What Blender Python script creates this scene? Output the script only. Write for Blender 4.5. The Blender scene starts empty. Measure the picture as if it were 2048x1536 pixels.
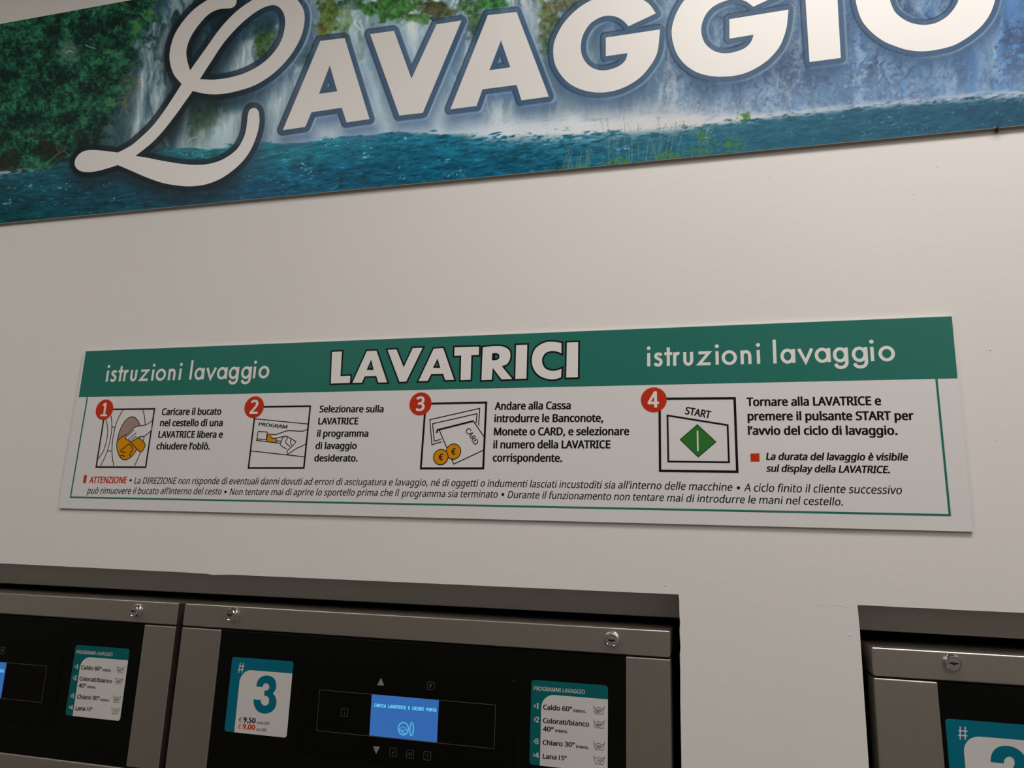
import bpy, math, os, random
import numpy as np
from mathutils import Vector, Matrix
from mathutils.geometry import tessellate_polygon

SC = bpy.context.scene
COL = SC.collection
rnd = random.Random(5)

# ------------------------------------------------------------------ camera
# Solved from the photograph: the wall is the plane y = 0, the room is y < 0.
F_PX = 1512.964
ROT = (-0.22027969, 0.267557314, 0.0373049052)
CAM = Vector((1.17153951, -1.15112632, 1.63 - 0.05060028))
Z0 = 1.63                                   # height of the instruction board's lower edge


def _rot():
    rx, ry, rz = ROT
    X = np.array([[1, 0, 0], [0, math.cos(rx), -math.sin(rx)], [0, math.sin(rx), math.cos(rx)]])
    Y = np.array([[math.cos(ry), 0, math.sin(ry)], [0, 1, 0], [-math.sin(ry), 0, math.cos(ry)]])
    Z = np.array([[math.cos(rz), -math.sin(rz), 0], [math.sin(rz), math.cos(rz), 0], [0, 0, 1]])
    r = Z @ X @ Y @ np.diag([1, -1, -1.])
    m = np.array([[1, 0, 0], [0, 0, -1], [0, 1, 0.]])      # wall (u, v, w) -> world (x, y, z)
    return m @ r.T                                          # camera (right, down, forward) -> world


R_CW = _rot()


def at(px, py, y=0.0):
    """point of the photograph -> (x, z) on the plane at depth y"""
    d = R_CW @ np.array([(px - 1024) / F_PX, (py - 768) / F_PX, 1.0])
    t = (y - CAM.y) / d[1]
    return (CAM.x + t * d[0], CAM.z + t * d[2])


def pix(X, Y, Z):
    """inverse of at(): only used to lay the printed picture out on its own board"""
    P = np.stack([X - CAM.x, Y - CAM.y, Z - CAM.z], -1) @ R_CW
    return 1024 + F_PX * P[..., 0] / P[..., 2], 768 + F_PX * P[..., 1] / P[..., 2]


cam_d = bpy.data.cameras.new('camera')
cam_d.sensor_width = 36.0
cam_d.lens = 36.0 * F_PX / 2048
cam_d.clip_start = 0.02
cam = bpy.data.objects.new('camera', cam_d)
COL.objects.link(cam)
m4 = Matrix.Identity(4)
for i in range(3):
    m4[i][0] = R_CW[i][0]
    m4[i][1] = -R_CW[i][1]
    m4[i][2] = -R_CW[i][2]
    m4[i][3] = CAM[i]
cam.matrix_world = m4
SC.camera = cam

# ------------------------------------------------------------------ world, lights, exposure
wd = bpy.data.worlds.new('world')
wd.use_nodes = True
wd.node_tree.nodes['Background'].inputs[0].default_value = (0.9, 0.95, 1.0, 1)
wd.node_tree.nodes['Background'].inputs[1].default_value = 0.0
SC.world = wd
SC.view_settings.view_transform = 'Standard'
SC.view_settings.look = 'None'
SC.view_settings.gamma = 1.0
SC.view_settings.exposure = 0.05
SC.view_settings.use_curve_mapping = False
CEIL = 3.2
LIGHTS = [  # x, y, size x, size y, power, colour     (unseen: the key ceiling lamp, then two added fill lamps)
    (1.62, -0.80, 1.2, 0.45, 17.4, (1.0, 0.975, 0.945)),
    (-0.75, -1.6, 1.2, 0.60, 16.5, (1.0, 0.975, 0.945)),
    (2.7, -2.7, 1.2, 0.60, 16.0, (1.0, 0.975, 0.945)),
]
for k, (lx, ly, sx, sy, pw, lc) in enumerate(LIGHTS):
    ld = bpy.data.lights.new('lamp_light', 'AREA')
    ld.shape = 'RECTANGLE'
    ld.size, ld.size_y = sx, sy
    ld.energy = pw
    ld.color = lc
    lo = bpy.data.objects.new('lamp_light', ld)
    lo.location = (lx, ly, CEIL - 0.075)
    COL.objects.link(lo)


# ------------------------------------------------------------------ materials
def srgb(c):
    c = np.asarray(c, float) / 255.0
    return np.where(c <= 0.04045, c / 12.92, ((c + 0.055) / 1.055) ** 2.4)


def nt_of(name):
    m = bpy.data.materials.new(name)
    m.use_nodes = True
    n = m.node_tree
    b = n.nodes['Principled BSDF']
    return m, n, b


def noise_bump(n, b, scale=(400, 400, 400), strength=0.1, dist=0.001, detail=3):
    tc = n.nodes.new('ShaderNodeTexCoord')
    mp = n.nodes.new('ShaderNodeMapping')
    mp.inputs['Scale'].default_value = scale
    nz = n.nodes.new('ShaderNodeTexNoise')
    nz.inputs['Scale'].default_value = 1.0
    nz.inputs['Detail'].default_value = detail
    bp = n.nodes.new('ShaderNodeBump')
    bp.inputs['Strength'].default_value = strength
    bp.inputs['Distance'].default_value = dist
    n.links.new(tc.outputs['Object'], mp.inputs['Vector'])
    n.links.new(mp.outputs['Vector'], nz.inputs['Vector'])
    n.links.new(nz.outputs['Fac'], bp.inputs['Height'])
    n.links.new(bp.outputs['Normal'], b.inputs['Normal'])
    return nz


def mat(name, rgb, rough=0.5, metal=0.0, spec=0.5, var=0.04, vscale=8.0, bump=None, lin=False):
    """plain procedural surface: base colour broken up by a little noise"""
    m, n, b = nt_of(name)
    c = np.asarray(rgb, float) if lin else srgb(rgb)
    b.inputs['Roughness'].default_value = rough
    b.inputs['Metallic'].default_value = metal
    b.inputs['Specular IOR Level'].default_value = spec
    tc = n.nodes.new('ShaderNodeTexCoord')
    nz = n.nodes.new('ShaderNodeTexNoise')
    nz.inputs['Scale'].default_value = vscale
    nz.inputs['Detail'].default_value = 2
    rp = n.nodes.new('ShaderNodeValToRGB')
    rp.color_ramp.elements[0].position = 0.3
    rp.color_ramp.elements[1].position = 0.7
    rp.color_ramp.elements[0].color = (*(c * (1 - var)), 1)
    rp.color_ramp.elements[1].color = (*np.minimum(c * (1 + var), 1), 1)
    n.links.new(tc.outputs['Object'], nz.inputs['Vector'])
    n.links.new(nz.outputs['Fac'], rp.inputs['Fac'])
    n.links.new(rp.outputs['Color'], b.inputs['Base Color'])
    if bump:
        noise_bump(n, b, *bump)
    return m


M = {}
M['wall'] = mat('wall_paint', (0.74, 0.708, 0.685), 0.75, spec=0.25, var=0.012, vscale=3.0,
                bump=((90, 90, 90), 0.25, 0.0012, 5), lin=True)
M['room'] = mat('room_paint', (0.36, 0.35, 0.335), 0.8, spec=0.2, lin=True)
M['ceiling'] = mat('ceiling_paint', (0.72, 0.70, 0.67), 0.85, spec=0.2, lin=True)
M['floor'] = mat('floor_tile', (0.22, 0.20, 0.18), 0.5, spec=0.4, lin=True)
M['white'] = mat('board_white', (0.71, 0.684, 0.69), 0.38, spec=0.3, var=0.01, lin=True)
M['foam'] = mat('board_core', (0.72, 0.69, 0.60), 0.7, lin=True)
M['green'] = mat('header_green', (0.022, 0.160, 0.126), 0.38, spec=0.15, var=0.02, lin=True)
M['black'] = mat('ink_black', (0.009, 0.008, 0.008), 0.45, spec=0.08, lin=True)
M['red'] = mat('ink_red', (0.52, 0.034, 0.012), 0.42, spec=0.08, lin=True)
M['orange'] = mat('ink_orange', (0.66, 0.27, 0.005), 0.42, spec=0.08, lin=True)
M['mauve'] = mat('ink_mauve', (0.36, 0.24, 0.21), 0.42, spec=0.08, lin=True)
M['sgreen'] = mat('ink_green', (0.03, 0.17, 0.03), 0.42, spec=0.08, lin=True)
M['letter'] = mat('letter_white', (0.765, 0.735, 0.715), 0.4, spec=0.3, var=0.01, lin=True)
M['teal'] = mat('sticker_teal', (0.004, 0.115, 0.125), 0.4, spec=0.08, lin=True)
M['blue'] = mat('sticker_blue', (0.003, 0.135, 0.205), 0.4, spec=0.08, lin=True)
M['swhite'] = mat('sticker_white', (0.60, 0.575, 0.565), 0.4, spec=0.08, lin=True)
M['panel'] = mat('panel_black', (0.003, 0.003, 0.0022), 0.45, spec=0.1, lin=True)
M['overlay'] = mat('overlay_black', (0.0026, 0.0026, 0.0022), 0.4, spec=0.1, lin=True)
M['icon'] = mat('icon_grey', (0.22, 0.215, 0.205), 0.5, lin=True)
M['dim'] = mat('icon_dim', (0.13, 0.127, 0.12), 0.5, lin=True)
M['chrome'] = mat('lock_chrome', (0.72, 0.72, 0.71), 0.10, metal=1.0, lin=True)
M['dark'] = mat('dark_gap', (0.01, 0.01, 0.01), 0.8, spec=0.1, lin=True)
M['cabinet'] = mat('cabinet_grey', (0.10, 0.10, 0.095), 0.45, metal=0.6, lin=True)
M['filler'] = mat('filler_grey', (0.53, 0.515, 0.485), 0.45, metal=0.3, var=0.03, vscale=5, lin=True)
M['glass'] = mat('door_glass', (0.02, 0.022, 0.025), 0.05, spec=0.5, lin=True)
M['nail'] = mat('nail_rust', (0.03, 0.015, 0.01), 0.6, metal=0.3, lin=True)
M['fixture'] = mat('fixture_white', (0.8, 0.8, 0.78), 0.5, lin=True)


def steel():
    m, n, b = nt_of('brushed_steel')
    b.inputs['Metallic'].default_value = 1.0
    b.inputs['Roughness'].default_value = 0.36
    tc = n.nodes.new('ShaderNodeTexCoord')
    mp = n.nodes.new('ShaderNodeMapping')
    mp.inputs['Scale'].default_value = (260, 30, 4)
    nz = n.nodes.new('ShaderNodeTexNoise')
    nz.inputs['Scale'].default_value = 1.0
    nz.inputs['Detail'].default_value = 3
    rp = n.nodes.new('ShaderNodeValToRGB')
    rp.color_ramp.elements[0].position = 0.3
    rp.color_ramp.elements[1].position = 0.7
    rp.color_ramp.elements[0].color = (0.545, 0.50, 0.445, 1)
    rp.color_ramp.elements[1].color = (0.57, 0.525, 0.47, 1)
    n.links.new(tc.outputs['Object'], mp.inputs['Vector'])
    n.links.new(mp.outputs['Vector'], nz.inputs['Vector'])
    n.links.new(nz.outputs['Fac'], rp.inputs['Fac'])
    n.links.new(rp.outputs['Color'], b.inputs['Base Color'])
    return m


def emitter(name, rgb, strength, lin=False):
    m, n, b = nt_of(name)
    c = rgb if lin else srgb(rgb)
    tc = n.nodes.new('ShaderNodeTexCoord')
    nz = n.nodes.new('ShaderNodeTexNoise')
    nz.inputs['Scale'].default_value = 12
    rp = n.nodes.new('ShaderNodeValToRGB')
    rp.color_ramp.elements[0].color = (*[v * 0.94 for v in c], 1)
    rp.color_ramp.elements[1].color = (*[v * 1.06 for v in c], 1)
    n.links.new(tc.outputs['Object'], nz.inputs['Vector'])
    n.links.new(nz.outputs['Fac'], rp.inputs['Fac'])
    b.inputs['Base Color'].default_value = (0.01, 0.01, 0.012, 1)
    b.inputs['Roughness'].default_value = 0.4
    n.links.new(rp.outputs['Color'], b.inputs['Emission Color'])
    b.inputs['Emission Strength'].default_value = strength
    return m


M['steel'] = steel()
M['screen'] = emitter('screen_blue', (44, 98, 168), 1.0)
M['screen_ink'] = emitter('screen_cyan', (105, 215, 245), 1.0)
M['lamp'] = emitter('lamp_diffuser', (255, 246, 232), 4.0)


# ------------------------------------------------------------------ object helpers
def empty(name, loc, label, cat, group=None, rot_y=0.0):
    o = bpy.data.objects.new(name, None)
    o.empty_display_size = 0.05
    o.location = loc
    o.rotation_euler = (0, rot_y, 0)
    COL.objects.link(o)
    tag(o, label, cat, group)
    return o


def tag(o, label, cat, group=None):
    o['label'] = label
    o['category'] = cat
    if group:
        o['group'] = group


def root_of(o):
    while o.parent:
        o = o.parent
    return o


def mk(name, verts, faces, material, parent=None, smooth=False, label=None):
    """one mesh object from world coordinates; under a parent it is stored in the frame of its thing"""
    if parent is not None:
        r = root_of(parent)
        inv = (Matrix.Translation(r.location) @ r.rotation_euler.to_matrix().to_4x4()).inverted() if r.type == 'EMPTY' else Matrix.Identity(4)
        verts = [inv @ Vector(v) for v in verts]
    me = bpy.data.meshes.new(name)
    me.from_pydata([tuple(v) for v in verts], [], faces)
    me.materials.append(material)
    if smooth:
        me.polygons.foreach_set('use_smooth', [True] * len(me.polygons))
    me.update()
    o = bpy.data.objects.new(name, me)
    if parent is not None:
        o.parent = parent
    COL.objects.link(o)
    if label:
        o['label'] = label
    return o


class Ink:
    """flat printed shapes on the plane y, collected into one mesh"""

    def __init__(self):
        self.v, self.f = [], []

    def tri(self, pts, faces, y):
        b = len(self.v)
        self.v += [(p[0], y, p[1]) for p in pts]
        for fc in faces:
            a = [pts[i] for i in fc]
            s = sum(a[i][0] * a[(i + 1) % len(a)][1] - a[(i + 1) % len(a)][0] * a[i][1] for i in range(len(a)))
            fc = list(fc) if s > 0 else list(reversed(fc))
            self.f.append([b + i for i in fc])                  # normal towards -y, the room
        return self

    def poly(self, outer, y, holes=()):
        rings = [list(outer)] + [list(h) for h in holes]
        flat = [p for r in rings for p in r]
        t = tessellate_polygon([[Vector((p[0], p[1], 0)) for p in r] for r in rings])
        return self.tri(flat, [tuple(f) for f in t], y)

    def line(self, pts, w, y, closed=False, w2=None, round_=False):
        q = [pts[0]]
        for p in pts[1:]:
            if abs(p[0] - q[-1][0]) + abs(p[1] - q[-1][1]) > 1e-7:
                q.append(p)
        if closed and abs(q[0][0] - q[-1][0]) + abs(q[0][1] - q[-1][1]) < 1e-7:
            q.pop()
        pts = q
        n = len(pts)
        P = [Vector(p) for p in pts]
        self.k = getattr(self, 'k', 0) + 1
        y -= 4.0e-6 * (self.k % 12)                             # strokes that cross lie over one another
        L, Rr = [], []
        for i in range(n):
            ww = w if w2 is None else w + (w2 - w) * i / (n - 1)
            if closed:
                d0, d1 = P[i] - P[i - 1], P[(i + 1) % n] - P[i]
            else:
                d0 = P[i] - P[max(i - 1, 0)]
                d1 = P[min(i + 1, n - 1)] - P[i]
                if i == 0:
                    d0 = d1
                if i == n - 1:
                    d1 = d0
            d0 = d0.normalized() if d0.length > 1e-9 else Vector((1, 0))
            d1 = d1.normalized() if d1.length > 1e-9 else d0
            n0, n1 = Vector((-d0.y, d0.x)), Vector((-d1.y, d1.x))
            mt = n0 + n1
            mt = mt.normalized() if mt.length > 1e-6 else n0
            k = 1.0 / max(mt.dot(n0), 0.45)
            L.append(P[i] + mt * (k * ww / 2))
            Rr.append(P[i] - mt * (k * ww / 2))
        for i in range(n if closed else n - 1):
            j = (i + 1) % n
            self.tri([tuple(L[i]), tuple(L[j]), tuple(Rr[j]), tuple(Rr[i])], [(0, 1, 2), (0, 2, 3)], y)
        if round_:
            for i in range(n):
                self.disc(P[i], w / 2, y - 6e-6 - 3e-6 * (i % 10), 14)
        return self

    def disc(self, c, r, y, n=40, ry=None):
        ry = r if ry is None else ry
        pts = [(c[0] + r * math.cos(2 * math.pi * i / n), c[1] + ry * math.sin(2 * math.pi * i / n)) for i in range(n)]
        return self.tri(pts, [tuple(range(n))], y)

    def rect(self, x0, x1, z0, z1, y):
        return self.tri([(x0, z0), (x1, z0), (x1, z1), (x0, z1)], [(0, 1, 2, 3)], y)

    def make(self, name, material, parent, label=None):
        return mk(name, self.v, self.f, material, parent, label=label)


def box_v(x0, x1, y0, y1, z0, z1):
    v = [(x0, y0, z0), (x1, y0, z0), (x1, y1, z0), (x0, y1, z0), (x0, y0, z1), (x1, y0, z1), (x1, y1, z1), (x0, y1, z1)]
    f = [(0, 3, 2, 1), (4, 5, 6, 7), (0, 1, 5, 4), (1, 2, 6, 5), (2, 3, 7, 6), (3, 0, 4, 7)]
    return v, f


def bevel_box(x0, x1, y0, y1, z0, z1, r=0.003, seg=3):
    import bmesh
    v, f = box_v(x0, x1, y0, y1, z0, z1)
    bm = bmesh.new()
    vs = [bm.verts.new(p) for p in v]
    for q in f:
        bm.faces.new([vs[i] for i in q])
    bmesh.ops.bevel(bm, geom=bm.edges[:], offset=r, segments=seg, profile=0.5, affect='EDGES')
    bm.verts.index_update()
    ov = [tuple(p.co) for p in bm.verts]
    of = [[p.index for p in q.verts] for q in bm.faces]
    bm.free()
    return ov, of


def lathe(prof, c, n=32):
    """profile [(radius, y)] turned about the y axis through c=(x, z)"""
    v, f = [], []
    for (r, y) in prof:
        for i in range(n):
            a = 2 * math.pi * i / n
            v.append((c[0] + r * math.cos(a), y, c[1] + r * math.sin(a)))
    for k in range(len(prof) - 1):
        for i in range(n):
            j = (i + 1) % n
            f.append((k * n + i, k * n + j, (k + 1) * n + j, (k + 1) * n + i))
    f.append(tuple(range((len(prof) - 1) * n, len(prof) * n)))
    return v, f


# ------------------------------------------------------------------ lettering
_fd = os.path.join(bpy.utils.system_resource('DATAFILES') or '', 'fonts')
_fonts = {}


def font(key):
    if key not in _fonts:
        try:
            _fonts[key] = bpy.data.fonts.load(os.path.join(_fd, {'N': 'NotoSansHebrew-Regular.woff2', 'I': 'Inter.woff2',
                                                                 'M': 'DejaVuSansMono.woff2'}[key]))
        except Exception:
            _fonts[key] = None
    return _fonts[key]


_caps = {}


def glyphs(s, fk, bold, res=3, space=1.0):
    c = bpy.data.curves.new('lettering', 'FONT')
    c.body = s
    c.resolution_u = res
    c.offset = bold
    c.space_character = space
    if fk != 'B' and font(fk):
        c.font = font(fk)
    o = bpy.data.objects.new('lettering', c)
    COL.objects.link(o)
    dg = bpy.context.evaluated_depsgraph_get()
    me = bpy.data.meshes.new_from_object(o.evaluated_get(dg))
    v = [(q.co.x, q.co.y) for q in me.vertices]
    f = [tuple(p.vertices) for p in me.polygons]
    bpy.data.objects.remove(o)
    bpy.data.curves.remove(c)
    bpy.data.meshes.remove(me)
    return v, f


def cap_height(fk, bold):
    k = (fk, bold)
    if k not in _caps:
        v, _ = glyphs('H', fk, bold)
        _caps[k] = max(p[1] for p in v)
    return _caps[k]


def text(ink, s, a, b, h, y, fk='N', bold=0.0, shear=0.0, res=3, space=1.0):
    """line s set from a to b (points of the plane, on the baseline) with capitals of height h"""
    fk = 'N' if fk == 'I' else fk
    v, f = glyphs(s, fk, 0.0, res, space)
    if not v:
        return
    ky = h / (cap_height(fk, 0.0) + 1.2 * bold)
    v = [(p[0] + shear * p[1], p[1] + 0.6 * bold) for p in v]
    x0 = min(p[0] for p in v)
    x1 = max(p[0] for p in v)
    d = Vector((b[0] - a[0], b[1] - a[1]))
    kx = d.length / (x1 - x0)
    d.normalize()
    n = Vector((-d.y, d.x))
    kx *= (x1 - x0) / (x1 - x0 + 2 * bold)
    strikes = [(0, 0)] if bold <= 0 else [(0, 0), (-1, 0), (1, 0), (0, .6), (0, -.6), (-.7, .42), (.7, .42), (-.7, -.42), (.7, -.42)]
    for i, (ox, oy) in enumerate(strikes):                     # heavier faces: the line struck several times
        q = [(p[0] - x0 + bold + ox * bold, p[1] + oy * bold) for p in v]
        ink.tri([(a[0] + d.x * p[0] * kx + n.x * p[1] * ky, a[1] + d.y * p[0] * kx + n.y * p[1] * ky) for p in q], f, y - 5.0e-6 * i)


def zoomer(ox, oy, k, y):
    def f(x, yy):
        return at(ox + x / k, oy + yy / k, y)
    return f


def up(fn, x, yy, h):
    """height on the plane of h crop pixels above (x, yy)"""
    return fn(x, yy - h)[1] - fn(x, yy)[1]


def smooth_path(pts, n=6, closed=False):
    """Catmull-Rom through the points"""
    P = [Vector(p) for p in pts]
    out = []
    m = len(P)
    for i in range(m if closed else m - 1):
        p0 = P[(i - 1) % m] if closed or i > 0 else P[i]
        p1, p2 = P[i], P[(i + 1) % m]
        p3 = P[(i + 2) % m] if closed or i + 2 < m else p2
        for k in range(n):
            t = k / n
            q = 0.5 * ((2 * p1) + (p2 - p0) * t + (2 * p0 - 5 * p1 + 4 * p2 - p3) * t * t + (3 * p1 - p0 - 3 * p2 + p3) * t ** 3)
            out.append((q.x, q.y))
    if not closed:
        out.append(tuple(P[-1]))
    return out


# ================================================================== THE ROOM
ROLL = -0.0042                                   # machines stand a hair out of level
LINT = Z0 - 0.1010                               # lower edge of the wall above the openings
JR = at(1359, 1250)[0]                           # right jamb of the left opening
JL = at(1722, 1300)[0]                           # left jamb of the right opening
OPEN_L, OPEN_R = -0.56, 2.22
X0, X1, YB = -2.2, 4.2, -4.6


def wall_front():
    def wob(x0, x1, z, n, amp, end=True):
        r = []
        for i in range(n + (1 if end else 0)):
            x = x0 + (x1 - x0) * i / n
            r.append((x, z + rnd.uniform(-amp, amp)))
        return r
    o = [(X0, 0), (OPEN_L, 0), (OPEN_L, LINT - 0.006)]
    chip = [at(*p) for p in ((382, 1145.5), (391, 1146.6), (405, 1146.9), (414, 1147.6), (424, 1149.6), (428, 1150.2), (437, 1149.2), (447, 1149.9), (457, 1149.0))]
    zl = at(382, 1145.5)[1]
    o += wob(OPEN_L + 0.02, chip[0][0] - 0.01, zl, 40, 0.00012)
    o += chip
    zr = at(1359, 1189)[1]
    xs = chip[-1][0] + 0.01
    n = 40
    for i in range(n):
        x = xs + (JR - 0.004 - xs) * i / n
        z = chip[-1][1] + (zr - chip[-1][1]) * i / n + rnd.uniform(-0.00012, 0.00012)
        o.append((x, z))
    o.append((JR - 0.0008, zr))
    # jamb with small knocks
    for (py, dx) in ((1200, 0), (1225, 0), (1240, .0012), (1247, .0018), (1256, .0006), (1262, 0.0002), (1278, 0.001), (1290, .0022), (1300, .0016), (1308, 0), (1340, .0008), (1400, 0), (1500, .0008)):
        p = at(1361, py)
        o.append((JR + dx * 0.45, p[1]))
    o += [(JR, 0.9), (JR, 0)]
    o += [(JL, 0), (JL + 0.001, 1.3)]
    z2 = at(1716, 1210)[1]
    o.append((JL, z2 - 0.03))
    o.append((JL - 0.001, z2))
    for i in range(1, 30):
        o.append((JL + (OPEN_R - JL) * i / 30, z2 + 0.0012 * i / 30 + rnd.uniform(-.00015, .00015)))
    o += [(OPEN_R, z2), (OPEN_R, 0), (X1, 0), (X1, CEIL), (X0, CEIL)]
    T = 0.09
    nn = len(o)
    v = [(p[0], 0, p[1]) for p in o] + [(p[0], T, p[1]) for p in o]
    tr = tessellate_polygon([[Vector((p[0], p[1], 0)) for p in o]])
    f = []
    for t in tr:
        a = [o[i] for i in t]
        s = sum(a[i][0] * a[(i + 1) % 3][1] - a[(i + 1) % 3][0] * a[i][1] for i in range(3))
        t = list(t) if s > 0 else list(reversed(t))
        f.append(t)
        f.append([nn + i for i in reversed(t)])
    for i in range(nn):
        j = (i + 1) % nn
        f.append((j, i, nn + i, nn + j))
    # plaster ridges and drips standing a little proud of the paint
    def ridge(pts, w, hgt):
        w, hgt = w * 0.55, hgt * 0.32
        P = smooth_path(pts, 5)
        b = len(v)
        m = len(P)
        for i, p in enumerate(P):
            q = P[min(i + 1, m - 1)]
            r = P[max(i - 1, 0)]
            d = Vector((q[0] - r[0], q[1] - r[1])).normalized()
            e = math.sin(math.pi * (i + .3) / (m - .4)) ** 0.5 * rnd.uniform(.7, 1.2)
            v.append((p[0] - d.y * w * e, 0.0002, p[1] + d.x * w * e))
            v.append((p[0], -hgt * e, p[1]))
            v.append((p[0] + d.y * w * e, 0.0002, p[1] - d.x * w * e))
        for i in range(m - 1):
            f.append((b + 3 * i + 1, b + 3 * i, b + 3 * i + 3, b + 3 * i + 4))
            f.append((b + 3 * i + 2, b + 3 * i + 1, b + 3 * i + 4, b + 3 * i + 5))
    z5 = zoomer(1350, 1140, 2.934, 0.0)
    ridge([z5(*p) for p in ((55, 40), (95, 32), (125, 48), (180, 46), (240, 50), (330, 54), (420, 60))], 0.0012, 0.0006)
    ridge([z5(*p) for p in ((420, 60), (560, 66), (700, 74), (860, 78))], 0.0008, 0.0003)
    ridge([z5(*p) for p in ((200, 192), (330, 184), (460, 180), (600, 190), (760, 188), (850, 196))], 0.0014, 0.0005)
    ridge([z5(*p) for p in ((850, 196), (930, 200), (1000, 214), (1062, 226))], 0.0016, 0.0009)
    ridge([z5(*p) for p in ((780, 195), (860, 208), (960, 212))], 0.0014, 0.0006)
    ridge([z5(*p) for p in ((640, 390), (670, 400), (690, 415))], 0.001, 0.0005)
    ridge([at(*p) for p in ((433, 1120), (431, 1130), (436, 1140))], 0.0006, 0.0004)
    ridge([at(*p) for p in ((880, 1138), (879, 1150), (881, 1159))], 0.0005, 0.0003)
    # grains caught in the paint
    spots = [(1348, 360), (1540, 355), (1895, 275), (1870, 320), (1874, 335), (1827, 388), (2036, 284), (330, 592), (1092, 647), (1500, 1292),
             (1598, 1313), (1612, 1391), (1588, 1385), (1330, 1170), (1716, 1175), (1700, 1270), (780, 540), (1270, 480), (1650, 560), (1980, 700), (1990, 880), (60, 640)]
    for (px, py) in spots:
        c = at(px, py)
        r = rnd.uniform(0.0008, 0.0016)
        b = len(v)
        for i in range(6):
            v.append((c[0] + r * math.cos(i * math.pi / 3), 0.0002, c[1] + r * math.sin(i * math.pi / 3)))
        v.append((c[0], -r * 0.8, c[1]))
        for i in range(6):
            f.append((b + i, b + (i + 1) % 6, b + 6))
    w = mk('wall_front', v, f, M['wall'])
    w['kind'] = 'structure'
    return w


wall_front()


def slab(name, x0, x1, y0, y1, z0, z1, m):
    o = mk(name, *box_v(x0, x1, y0, y1, z0, z1), m)
    o['kind'] = 'structure'
    return o


slab('floor', X0 - .1, X1 + .1, YB - .1, 1.3, -0.1, 0, M['floor'])
slab('ceiling', X0 - .1, X1 + .1, YB - .1, 1.3, CEIL, CEIL + .1, M['ceiling'])
slab('wall_left', X0 - .1, X0, YB, 1.2, 0, CEIL, M['room'])
slab('wall_right', X1, X1 + .1, YB, 1.2, 0, CEIL, M['room'])
slab('wall_back', X0 - .1, X1 + .1, YB - .1, YB, 0, CEIL, M['room'])
slab('wall_niche', X0 - .1, X1 + .1, 1.2, 1.3, 0, CEIL, M['dark'])  # near-black colour stands in for the unlit depth behind the machines

FIX = ['white ceiling light panel nearest the wall with the signs', 'white ceiling light panel added as fill light behind the camera on the left',
       'white ceiling light panel added as fill light farthest from the wall with the signs']
for k, (lx, ly, sx, sy, pw, lc) in enumerate(LIGHTS):
    e = empty('ceiling_light', (lx, ly, CEIL), FIX[k], 'ceiling light', 'ceiling lights of the laundry room')
    fv, ff = [], []
    for (a, b_, c, d) in ((-sx / 2 - .03, sx / 2 + .03, -sy / 2 - .03, -sy / 2), (-sx / 2 - .03, sx / 2 + .03, sy / 2, sy / 2 + .03),
                          (-sx / 2 - .03, -sx / 2, -sy / 2, sy / 2), (sx / 2, sx / 2 + .03, -sy / 2, sy / 2)):
        v, f = box_v(lx + a, lx + b_, ly + c, ly + d, CEIL - .06, CEIL)
        ff += [[i + len(fv) for i in q] for q in f]
        fv += v
    mk('frame', fv, ff, M['fixture'], e)
    mk('diffuser', *box_v(lx - sx / 2, lx + sx / 2, ly - sy / 2, ly + sy / 2, CEIL - .05, CEIL), M['lamp'], e)

# grey filler panels in the recess above the machines
PY = 0.10
for (xa, xb, pa, pb, lab) in ((OPEN_L, JR, (0, 1168), (1358, 1238), 'long grey metal filler panel in the recess above the two left washing machines'),
                              (JL, OPEN_R, (1719, 1262), (2048, 1281), 'grey metal filler panel in the recess above the washing machine on the right')):
    za, zb = at(*pa, PY), at(*pb, PY)
    sl = (zb[1] - za[1]) / (zb[0] - za[0])
    zl, zr = za[1] + sl * (xa - za[0]), za[1] + sl * (xb - za[0])
    v = []
    zt = LINT + 0.18
    for y in (PY, PY + .003):
        v += [(xa - .05, y, zl), (xb + .05, y, zr), (xb + .05, y, zt), (xa - .05, y, zt)]
    # returned lower lip
    b = len(v)
    v += [(xa - .05, PY, zl), (xb + .05, PY, zr), (xb + .05, PY + .02, zr), (xa - .05, PY + .02, zl),
          (xa - .05, PY, zl + .002), (xb + .05, PY, zr + .002), (xb + .05, PY + .02, zr + .002), (xa - .05, PY + .02, zl + .002)]
    q = [(0, 3, 2, 1), (4, 5, 6, 7), (0, 1, 5, 4), (1, 2, 6, 5), (2, 3, 7, 6), (3, 0, 4, 7)]
    p = mk('filler_panel', v, [(0, 1, 2, 3), (7, 6, 5, 4), (0, 4, 5, 1), (1, 5, 6, 2), (2, 6, 7, 3), (3, 7, 4, 0)] + [[b + i for i in k_] for k_ in q], M['filler'])
    tag(p, lab, 'panel', 'filler panels above the machines')

# ================================================================== INSTRUCTION BOARD
YI = -0.004                                       # printed face of the board
bx0, bx1 = at(171.8, 702.5)[0], at(1903.5, 632.7)[0]
bz0, bz1 = at(119.8, 1016.5)[1], at(171.8, 702.5)[1]
board = empty('instruction_sign', (0.75, 0, Z0), 'wide white instruction sign with green LAVATRICI header on the wall above the machines', 'sign')
C_TL, C_TR, C_BR, C_BL = at(171.8, 702.5), at(1903.5, 632.7), at(1944.3, 1063.6), at(119.8, 1016.5)
v = [(p[0], y, p[1]) for y in (YI, -0.0004) for p in (C_BL, C_BR, C_TR, C_TL)]
mk('board', v, [(0, 1, 2, 3), (7, 6, 5, 4), (0, 4, 5, 1), (1, 5, 6, 2), (2, 6, 7, 3), (3, 7, 4, 0)], M['white'], board)
L1, L2, L3, L4 = YI - .00008, YI - .00016, YI - .00026, YI - .00034
Z4 = zoomer(100, 640, 2.9257, YI)
Z5 = zoomer(600, 640, 2.9257, YI)
Z6 = zoomer(1240, 620, 2.8444, YI)
D1 = zoomer(180, 780, 8.53125, YI)
D2 = zoomer(480, 780, 8.53125, YI)


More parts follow.
